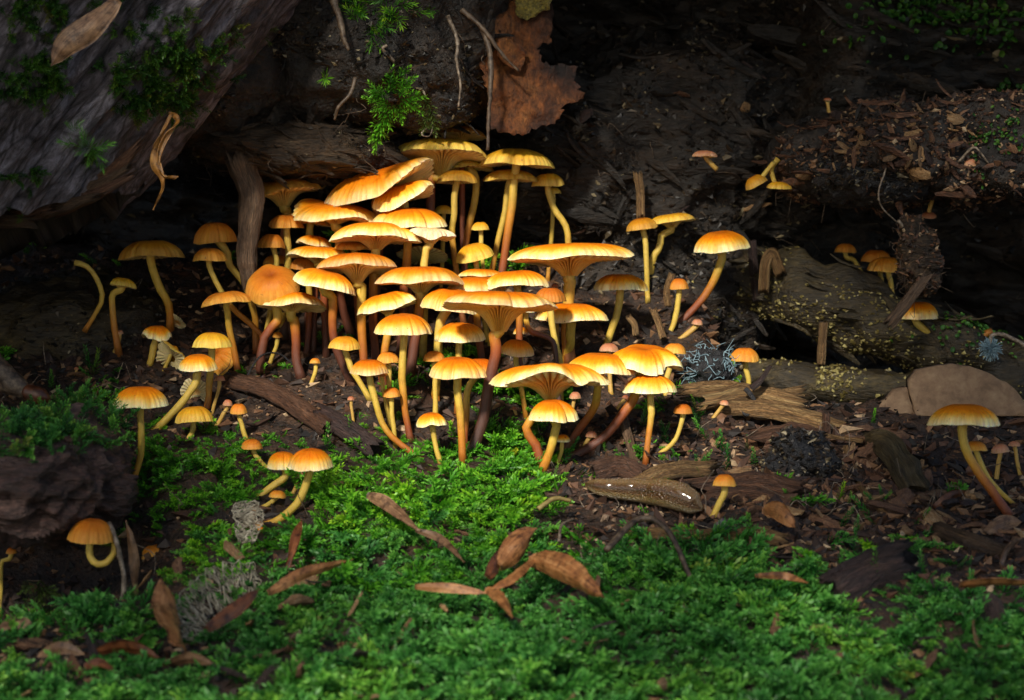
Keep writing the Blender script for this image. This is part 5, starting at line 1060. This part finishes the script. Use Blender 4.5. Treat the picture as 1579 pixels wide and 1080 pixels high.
# ------------------------------------------------------------------ dry leaves and bud scales
def scale_leaf(pts, w, curl=.5, bend=None, seed=0, n=18, m=9, tip=1.0, thick=.004, twist=.5):
    c = crom(pts, n); T, N, B = frames(c); t = np.linspace(0, 1, n)
    tw = (twist * np.sin(t * 2.6 + seed) + .6 * math.sin(seed * 2.1))[:, None]; N, B = N * np.cos(tw) + B * np.sin(tw), B * np.cos(tw) - N * np.sin(tw); u = np.linspace(-1, 1, m)
    w = w * (.74 if w < .11 and n == 18 else 1)
    wd = w / 2 * np.sin(np.pi * np.clip(t * .86 + .12, 0, 1)) ** .75 * np.interp(t, (0, .9, 1), (1, 1, .15 * tip))
    a = u[None] * curl * 1.05
    V = c[:, None] + (wd[:, None] * np.sin(a) / max(curl * 1.05, .05) * 1.0)[..., None] * N[:, None] + (wd[:, None] * (np.cos(a) - 1) / max(curl, .1) * .8)[..., None] * -B[:, None]
    V = V + (.16 * w * fbm(V * 18 + seed, 3) - .05 * w * np.exp(-(u / .12) ** 2)[None])[..., None] * B[:, None]
    nrm = np.cross(np.gradient(V, axis=0), np.gradient(V, axis=1)); nrm /= np.linalg.norm(nrm, axis=-1)[..., None] + 1e-9
    W = V + nrm * thick; A = np.vstack((V.reshape(-1, 3), W.reshape(-1, 3))); q = n * m
    f1 = gridf(n, m); f2 = f1[:, ::-1] + q
    ring = list(range(m)) + [i * m + m - 1 for i in range(1, n)] + [(n - 1) * m + j for j in range(m - 2, -1, -1)] + [i * m for i in range(n - 2, 0, -1)]
    r_ = np.array(ring); r2 = np.roll(r_, -1); sf = np.stack((r_, r2, r2 + q, r_ + q), -1)
    sk = np.stack((np.tile(u[None] * 4, (n, 1)), 0 * V[..., 0] + seed, np.tile(t[:, None] * 1.3, (1, m))), -1).reshape(-1, 3)
    return A, np.vstack((f1, f2, sf)), np.vstack((sk, sk + 2))
def leaf(name, label, catg, pts, w, mat, curl=.5, seed=0, group=None, **k):
    V, f, sk = scale_leaf(pts, w, curl, None, seed, **k); return tag(mesh(name, V, f, M[mat], loc=V.mean(0), attrs={'stk': sk}), label, catg, group)
H = 'husk'; BS = 'bud scales and dry leaves on the moss'
MPX = []
def gl(a, b, up=0.0): return onground(a, b, up + (.045 if up >= .04 else 0))
leaf('bud_scale', 'tan cupped bud scale standing with one blunt end against the lacy leaf skeleton', 'bud scale', [gl(280, 1052, .06), gl(262, 1010, .09) , gl(248, 985, .14)], .112, H, .7, 1, BS, tip=5)
leaf('bud_scale', 'upright rusty bud scale in front of the lacy leaf skeleton', 'bud scale', [gl(385, 1010, .05), P(396, 970, -.95), P(404, 935, -.93)], .075, H, .9, 2, BS)
leaf('bud_scale', 'long rusty scale lying beside the upright one', 'bud scale', [gl(320, 1015, .04), gl(365, 1000, .08), gl(400, 975, .09)], .07, 'husk_dark', .6, 3, BS)
leaf('bud_scale', 'slender tan scale pointing right from the rusty upright one', 'bud scale', [gl(415, 970, .07), gl(470, 945, .08), gl(545, 918, .07)], .06, H, .6, 4, BS)
leaf('bud_scale', 'narrow upright tan bud scale standing alone in the moss carpet', 'bud scale', [gl(536, 1030, .03), P(538, 985, -1.15), P(548, 930, -1.12)], .06, H, .8, 5, BS)
leaf('bud_scale', 'large pointed shiny tan bud scale lying right of the open bud', 'bud scale', [gl(815, 928, .10), gl(865, 955, .11), gl(930, 990, .09)], .112, H, 1.1, 6, BS)
leaf('bud_scale', 'tan scale crossing behind the large shiny one', 'bud scale', [gl(825, 930, .10), gl(790, 955, .09), gl(755, 975, .08)], .055, H, .7, 7, BS)
leaf('bud_scale', 'short tan scale below the crossing pair', 'bud scale', [gl(750, 965, .07), gl(772, 985, .08), gl(790, 1005, .06)], .06, H, .6, 8, BS)
leaf('bud_scale', 'flat pale scale lying left of the open bud', 'bud scale', [gl(640, 962, .07), gl(695, 968, .08), gl(752, 972, .07)], .045, H, .4, 9, BS)
leaf('bud_scale', 'plump brown scale of the open bud lying in the moss', 'bud scale', [gl(772, 932, .08), gl(800, 918, .12), gl(830, 898, .13)], .11, H, 1.2, 10, BS)
leaf('bud_scale', 'upright reddish scale at the back of the open bud', 'bud scale', [gl(790, 918, .08), P(782, 890, -.72), P(770, 858, -.72)], .06, 'husk_dark', .8, 11, BS)
leaf('bud_scale', 'dark twisted scale under the open bud', 'bud scale', [gl(752, 945, .07), gl(768, 930, .09), gl(780, 912, .10)], .07, 'husk_dark', .5, 12, BS)
leaf('bud_scale', 'thin pointed tan scale standing in the moss below the slug', 'bud scale', [gl(868, 910, .05), P(892, 880, -.45), P(888, 824, -.42)], .042, H, .6, 13, BS)
leaf('bud_scale', 'long brown curled leaf strip pointing down right in the moss', 'dry leaf', [gl(565, 815, .07), gl(600, 840, .09), gl(650, 878, .08)], .07, 'dryleaf', .7, 14, BS)
leaf('bud_scale', 'narrow brown strip continuing below the long curled leaf strip', 'dry leaf', [gl(640, 876, .08), gl(680, 885, .07), gl(715, 910, .05)], .04, 'dryleaf', .6, 15, BS)
leaf('bud_scale', 'dark red cupped bud scale next to the grey leaf skeleton', 'bud scale', [gl(438, 905, .02), P(432, 888, -.6), P(428, 862, -.6)], .065, 'husk_dark', .9, 16, BS)
leaf('bud_scale', 'dark red pointed scale right of the cupped dark red one', 'bud scale', [gl(440, 905, .03), gl(452, 890, .07), gl(466, 868, .10)], .06, 'husk_dark', .7, 17, BS)
leaf('bud_scale', 'orange-brown triangular scale on the floor right of the small dark droplet', 'bud scale', [gl(1175, 828, .05), gl(1200, 838, .06), gl(1225, 855, .04)], .09, H, .5, 18, BS, tip=1.5)
leaf('bud_scale', 'tan scale lying in the moss below the large lone mushroom', 'bud scale', [gl(1480, 965, .08), gl(1530, 968, .09), gl(1600, 962, .08)], .06, H, .4, 19, BS)
leaf('bud_scale', 'small orange-brown sliver in the moss between the droplet pebble and purple bark flake', 'bud scale', [gl(1165, 950, .08), gl(1210, 955, .09), gl(1245, 955, .07)], .035, H, .4, 20, BS)
leaf('pointed_husk', 'pale pointed husk standing upright beside the tilted small orange cap', 'husk', [P(209, 905, -.92), P(206, 860, -.93), P(194, 802, -.93)], .055, 'dryleaf', .9, 21)
tag(mesh('dry_stalk', *tube(crom([P(209, 900, -.92), P(211, 930, -.92), P(208, 968, -.92)], 14), np.linspace(.008, .006, 14), 8, .2, 30), M['stalk'], loc=P(209, 930, -.56)), 'thin dry stalk below the pale pointed husk', 'stalk')
leaf('dry_leaf', 'twisted brown dry leaf lying on the mossy bark of the log', 'dry leaf', [P(180, -2, -.40), P(140, 40, -.44), P(100, 70, -.46), P(78, 102, -.44)], .105, 'dryleaf', .7, 22, n=26)
cu = tag(thing('curled_leaf', P(262, 180, .0)), 'golden twisted dry leaf dangling from the edge of the bark log', 'dry leaf')
for i, (pts, w) in enumerate((([P(266, 176, .05), P(248, 215, .02), P(240, 250, .0), P(248, 285, .0), P(236, 324, .02)], .045), ([P(262, 172, .05), P(272, 185, .03), P(258, 205, .02), P(246, 235, .01), P(243, 262, .0)], .032), ([P(241, 262, .0), P(256, 276, -.01), P(275, 272, .0)], .03))):
    V, f, sk = scale_leaf(pts, w, .8, None, 30 + i, n=40, twist=2.4); mesh('leaf_strip', V, f, M['curl'], cu, attrs={'stk': sk})
leaf('dead_leaf', 'pale brown rotten leaf on the shaded ground below the dark hollow', 'dry leaf', [onground(0, 1000, .06), onground(25, 994, .07), onground(50, 996, .06)], .08, 'dryleaf', .4, 23)
for i, (a, b, c_, d_, w, l) in enumerate(((60, 1025, 130, 1035, .07, 'brown wet leaf strip on the shaded ground below the dark hollow'), (150, 1020, 245, 1040, .09, 'broad dark brown leaf piece in front of the blunt cupped bud scale'), (250, 1045, 330, 1050, .07, 'reddish leaf piece right of the blunt cupped bud scale'), (130, 1045, 180, 1065, .06, 'rusty leaf scrap below the broad dark brown leaf piece'))):
    leaf('leaf_litter', l, 'dry leaf', [gl(a, b, .03), onground((a + c_) / 2, (b + d_) / 2, .06), onground(c_, d_, .05)], w * .8, 'husk_dark' if i % 2 else 'dryleaf', .35, 50 + i)
for i, (a, b, c_, d_, w, l) in enumerate(((1490, 735, 1530, 745, .09, 'dark curled leaf under the small pink rounded cap'), (1440, 790, 1500, 770, .06, 'brown curled leaf left of the dark curved stem base'), (1520, 830, 1575, 815, .10, 'grey-brown leaf piece on the floor below the small pink caps'), (1545, 880, 1575, 840, .08, 'upright brown leaf scrap beside the grey-brown leaf piece'))):
    leaf('leaf_litter', l, 'dry leaf', [gl(a, b, .015), gl((a + c_) / 2, (b + d_) / 2, .035), gl(c_, d_, .02)], w * .8, 'husk_dark' if i < 2 else 'dryleaf', .35, 60 + i)

# lacy leaf skeletons: a net of veins
def veins(pts, w, seed, nx=13, ny=5):
    gg = np.random.default_rng(seed); c = crom(pts, nx); T, N, B = frames(c); u = np.linspace(-1, 1, ny); nodes = {}
    wd = w / 2 * np.sin(np.pi * np.linspace(.10, .93, nx)) ** .6
    for i in range(nx):
        for j in range(ny):
            o = (.25 if i % 2 else -.25) if 0 < j < ny - 1 else 0
            nodes[i, j] = c[i] + N[i] * wd[i] * (u[j] + o) * 1.0 - B[i] * wd[i] * .35 * u[j] ** 2 + gg.normal(0, .0045, 3)
    parts = []
    def seg(a, b, r):
        mid = (a + b) / 2 + gg.normal(0, .002, 3); parts.append(tubeq(crom([a, mid, b], 4), r, 4))
    for i in range(nx):
        for j in range(ny):
            r = .0030 if j == ny // 2 else .0013
            if i + 1 < nx: seg(nodes[i, j], nodes[i + 1, j], r if j in (ny // 2, 0, ny - 1) else .0011)
            if j + 1 < ny and gg.random() < .7: seg(nodes[i, j], nodes[i, j + 1], .0011)
            if i + 1 < nx and j + 1 < ny and gg.random() < .35: seg(nodes[i, j], nodes[i + 1, j + 1], .0012)
            if i + 1 < nx and j > 0 and gg.random() < .3: seg(nodes[i, j], nodes[i + 1, j - 1], .0011)
    return cat(parts)
V, f = veins([gl(285, 1000, .03), gl(308, 965, .035), gl(350, 930, .035), gl(395, 905, .03)], .19, 3, 26, 11)
tag(mesh('leaf_skeleton', V, f, M['skeleton'], loc=V.mean(0)), 'lacy grey leaf skeleton lying on the moss behind the blunt cupped bud scale', 'leaf skeleton')
V, f = veins([gl(378, 885, .06), gl(382, 862, .09), gl(380, 843, .10)], .10, 4, 18, 10)
tag(mesh('leaf_skeleton', V, f, M['skeleton'], loc=V.mean(0)), 'small rolled scrap of lacy leaf skeleton at the foot of the mound', 'leaf skeleton')

# ------------------------------------------------------------------ slug, droplet, lichen, rootlets
c = crom([onground(903, 764, .035), onground(935, 776, .048), onground(985, 786, .058), onground(1040, 796, .062), onground(1082, 806, .045)], 70)
t = np.linspace(0, 1, 70); sr = pxs(-.3) * np.interp(t, (0, .04, .15, .4, .62, .8, .93, 1), (3, 7, 13, 18, 21, 22, 17, 4))
T, N, B = frames(c); m = 28; a = np.linspace(0, 2 * np.pi, m, endpoint=False)
upv = np.array((0, -.35, 1.)); upv /= np.linalg.norm(upv); sd_ = np.cross(T, upv); sd_ /= np.linalg.norm(sd_, axis=1)[:, None]; u3 = np.cross(sd_, T)
su = np.sin(a)[None] * np.ones((70, 1)); hgt = np.where(su > 0, su * 1.15, su * .8)
man = (sst(.60, .64, t) * sst(.97, .93, t))[:, None] * sst(-.1, .5, su) * .10
rr = sr[:, None] * (1 + man + .025 * np.sin(a * 9)[None] * np.sin(t * 90)[:, None])
V = c[:, None] + (np.cos(a)[None] * rr * .9)[..., None] * sd_[:, None] + (hgt * rr)[..., None] * u3[:, None]
ang = su; stripe = np.exp(-((ang - .50) / .10) ** 2) * (1 - .5 * sst(.62, .7, t))[:, None]
colr = np.zeros((70, m, 4)); base_ = np.where(ang[..., None] > .1, np.array((.13, .065, .022)), np.array((.20, .135, .045)))
colr[..., :3] = base_ * (1 - .86 * stripe[..., None]) + .10 * np.array((1, .8, .4)) * np.exp(-((ang - .92) / .1) ** 2)[..., None]; colr[..., 3] = 1
stk = np.stack((np.cos(a)[None] * 2 + 0 * t[:, None], np.sin(a)[None] * 2 + 0 * t[:, None], t[:, None] * 9 + 0 * a[None]), -1)
slugV = np.vstack((V.reshape(-1, 3), c[0], c[-1])); j = np.arange(m)
slugF = [gridf(70, m, True), np.vstack((np.stack((np.full(m, 70 * m), (j + 1) % m, j), -1), np.stack((np.full(m, 70 * m + 1), 69 * m + j, 69 * m + (j + 1) % m), -1)))]
slug = mesh('slug', slugV, slugF, M['slug'], loc=c[35] - np.array((0, 0, .05)), attrs={'col': np.vstack((colr.reshape(-1, 4), colr[0, 0], colr[-1, 0])), 'stk': np.vstack((stk.reshape(-1, 3), stk[0, 0], stk[-1, 0]))})
tag(slug, 'olive-brown slug with a dark side stripe stretched out on the floor', 'slug')
V, f = lump(gl(1113, 832, .02), (.016, .016, .026), .1, 20, 3, 16, 20)
tag(mesh('pebble', V, f, M['slug'], loc=gl(1113, 838), attrs={'col': np.tile((.12, .12, .13, 1.), (len(V), 1)), 'stk': V * 10}), 'small shiny dark grey droplet-like pebble at the moss edge', 'pebble')
V, f = lump(gl(855, 800, .03), (.02, .018, .014), .1, 20, 3, 16, 20)
li = tag(thing('lichen_tuft', P(1527, 540, .55)), 'blue-grey spiky round lichen tuft hanging from a thin twig', 'lichen')
gg = np.random.default_rng(3); ctr = P(1527, 538, .55); parts = []
for i in range(240):
    d = gg.normal(0, 1, 3); d /= np.linalg.norm(d); e = ctr + d * gg.uniform(.03, .055); parts.append(tubeq(np.array([ctr + d * .008, (ctr + e) / 2 + gg.normal(0, .003, 3), e]), np.array((.003, .0028, .0012)), 4))
V, f = cat(parts); mesh('spikes', V, f, M['lichen'], li)
V, f = tube(crom([P(1527, 538, .55), P(1530, 518, .55), P(1552, 518, .55), P(1600, 545, .55)], 24), .008, 8, .3, 40); mesh('twig', V, f, M['root'], li)
def root(label, pts, r0, r1, mat, name='rootlet', catg='rootlet', group=None, n=26, amp=.25):
    V, f = tube(crom(pts, n), np.linspace(r0, r1, n), 8, amp, 60, len(label)); return tag(mesh(name, V, f, M[mat], loc=V.mean(0)), label, catg, group)
root('pale frayed root strip hanging left of the rust-brown bark', [P(690, 25, .66), P(705, 60, .62), P(704, 95, .6), P(710, 130, .6), P(707, 165, .6)], .009, .003, 'root', amp=.6)
root('brown root hanging in front of the rust-brown bark', [P(742, 40, .66), P(756, 85, .64), P(756, 140, .62), P(753, 190, .62), P(752, 232, .62)], .013, .006, 'twig', amp=.6)
root('thick dark rootlet crossing the top of the rust-brown bark', [P(712, 15, .66), P(745, 45, .64), P(775, 85, .64), P(800, 110, .66)], .011, .005, 'twig', amp=.6)
root('reddish twig pointing down from the top of the overhang', [P(510, -10, .48), P(524, 30, .47), P(530, 60, .46), P(538, 78, .46)], .017, .006, 'twig', amp=.6)
root('dark crooked rootlet in the overhang soil above the bright hanging tuft', [P(548, 120, .55), P(540, 145, .53), P(522, 165, .53), P(516, 185, .55)], .008, .005, 'twig')
root('small curled pale root tip in the overhang soil', [P(608, 95, .58), P(598, 85, .55), P(590, 75, .53), P(597, 70, .53)], .008, .005, 'root')
root('thin pale rootlet curl below the wispy moss strand', [P(660, 195, .58), P(650, 207, .57), P(662, 210, .57), P(668, 195, .58)], .0035, .002, 'root')
root('white thread hanging down the front of the charred ledge', [P(1372, 220, .66), P(1366, 260, .62), P(1355, 295, .6), P(1360, 320, .62), P(1385, 345, .7)], .0045, .003, 'root')
root('pink forked rootlet on the chips of the crumbly ledge', [P(1478, 250, .66), P(1500, 228, .64), P(1512, 236, .64), P(1524, 252, .65)], .005, .003, 'root')
root('dark wiry root loop over the splinters', [P(1150, 600, .36), P(1160, 612, .34), P(1164, 626, .34), P(1152, 640, .33), P(1140, 630, .34)], .010, .006, 'black')
root('dried stalk trailing from the rusty brown dome down into the dark hollow', [P(168, 806, -.97), P(179, 835, -1.0), P(191, 890, -1.0), P(186, 930, -1.0), P(160, 943, -1.0), P(130, 968, -1.0)], .008, .010, 'root')
root('thin dark branch arching over the moss below the slug', [gl(935, 895, .05), gl(985, 878, .12), gl(1030, 888, .10), gl(1070, 920, .03)], .012, .008, 'twig')
root('pale curved stem lying in the moss below the slug', [gl(862, 880, .05), gl(866, 868, .08), gl(884, 858, .08)], .006, .004, 'root')
root('straw-coloured stalk lying at the edge of the moss above the curled leaf strip', [gl(830, 830, .05), gl(855, 822, .07), gl(880, 815, .05)], .009, .007, 'stalk')
root('dark hair-like root running over the soil behind the dark stick', [gl(372, 610, .03), gl(400, 590, .05), gl(430, 580, .04), gl(455, 578, .03)], .004, .003, 'black')
# hanging clump below the right ledge
hc = tag(thing('root_clump', P(1410, 350, .78)), 'ragged clump of roots and wood bits dangling below the crumbly ledge', 'root clump')
V, f = lump(P(1412, 388, .80), (.052, .05, .125), .8, 12, 6, 50, 60, R(-16), 2.0, .5); mesh('clod', V, f, M['lip'], hc)
q_, n_ = sample(V, f, 420, None, 95); crumbs('crumbs', q_, .009, 'crumb', None, None, 96, hc, 1.6)
fibres('fibres', q_[:34], n_[:34], .07, .002, 'twig', hc, 97)
V, f, sk = plank([P(1425, 430, .74), P(1402, 462, .72), P(1378, 492, .72)], .05, .035, 98, rag=1.0, taper=(.8, 1)); mesh('hanging_wood', V, f, M['g_grey'], hc, attrs={'stk': sk})
V, f = tube(crom([P(1385, 340, .75), P(1395, 352, .77), P(1412, 345, .78), P(1430, 360, .78)], 16), .008, 8, .2, 40); mesh('root', V, f, M['root'], hc)
V, f = tube(crom([P(1392, 330, .86), P(1400, 350, .82), P(1412, 375, .80)], 12), .014, 8, .3, 40); mesh('root', V, f, M['twig'], hc)

# added canopy out of view: its gap lights the cluster, leaves shade the rest
b = NB('shade_canopy_leaf'); b.set(Base_Color=(.06, .15, .02), Roughness=.5)
tr = b.n('BsdfTranslucent'); tr.inputs[0].default_value = (.08, .20, .02, 1); mx = b.n('MixShader'); mx.inputs[0].default_value = .15
b.l(b.b.outputs[0], mx.inputs[1]); b.l(tr.outputs[0], mx.inputs[2]); b.l(mx.outputs[0], b.out.inputs[0])
gg = np.random.default_rng(77); s_ = np.array(dvec); e1 = np.cross(s_, (0, 0, 1)); e1 /= np.linalg.norm(e1); e1 = e1 if e1[0] > 0 else -e1; e2 = np.cross(e1, s_); e2 = e2 if e2[2] > 0 else -e2
aim = np.array((0.03, .30, .42)); n_ = 2600
A = gg.uniform(-4.2, 4.2, n_); Bq = gg.uniform(-3.3, 3.2, n_)
rho = np.sqrt((A / 1.12) ** 2 + (Bq / .95) ** 2); dens = sst(.95, 1.35, rho) * np.where(Bq < -1.2, .24, np.where((A > 1.2) & (Bq > .1), .46, .66))  # leaves left out round the aim point so sun reaches the cluster
kk = gg.random(n_) < dens; A, Bq = A[kk], Bq[kk]; n_ = len(A)
ctr = aim + s_ * (7 + gg.normal(0, .5, n_))[:, None] + e1 * A[:, None] + e2 * Bq[:, None]
ctr = ctr[ctr[:, 2] > 2.5]; n_ = len(ctr)
nn = gg.normal(0, .45, (n_, 3)) + np.array((0, 0, 1.)) + s_ * .4; nn /= np.linalg.norm(nn, axis=1)[:, None]; t1 = np.cross(nn, gg.normal(0, 1, (n_, 3))); t1 /= np.linalg.norm(t1, axis=1)[:, None]; t2 = np.cross(nn, t1)
ou = np.array([(-.5, 0, 0), (-.28, .2, .03), (.05, .26, .04), (.32, .16, .03), (.52, 0, 0), (.32, -.16, .03), (.05, -.26, .04), (-.28, -.2, .03)]) * .62
LVv = ctr[:, None] + ou[None, :, :1] * t1[:, None] + ou[None, :, 1:2] * t2[:, None] + ou[None, :, 2:] * nn[:, None]
br = tag(thing('shade_canopy', aim + s_ * 7 + np.array((4.5, 0, 1.5))), 'leafy beech bough arching overhead, above the hollow trunk', 'bough')
tag(mesh('shade_foliage', LVv.reshape(-1, 3), np.arange(n_ * 8).reshape(n_, 8), b.m, br, True), kind='stuff')
for a0, b0, a1, b1 in ((4.6, 2.2, -4.0, 2.6), (4.6, 1.6, 2.6, -1.2), (4.4, 2.0, -3.2, 1.4), (-2.0, 2.5, -2.6, -1.2)):
    q0, q1 = aim + s_ * 7.1 + e1 * a0 + e2 * b0, aim + s_ * 7.1 + e1 * a1 + e2 * b1
    V, f = tube(crom([q0, (q0 + q1) / 2 + gg.normal(0, .25, 3), q1], 30), np.linspace(.12, .03, 30), 10, .2, 3); mesh('branch', V, f, M['twig'], br)  # limbs of the added, unseen canopy

for o in list(bpy.data.objects):
    if '_o' in o: del o['_o']
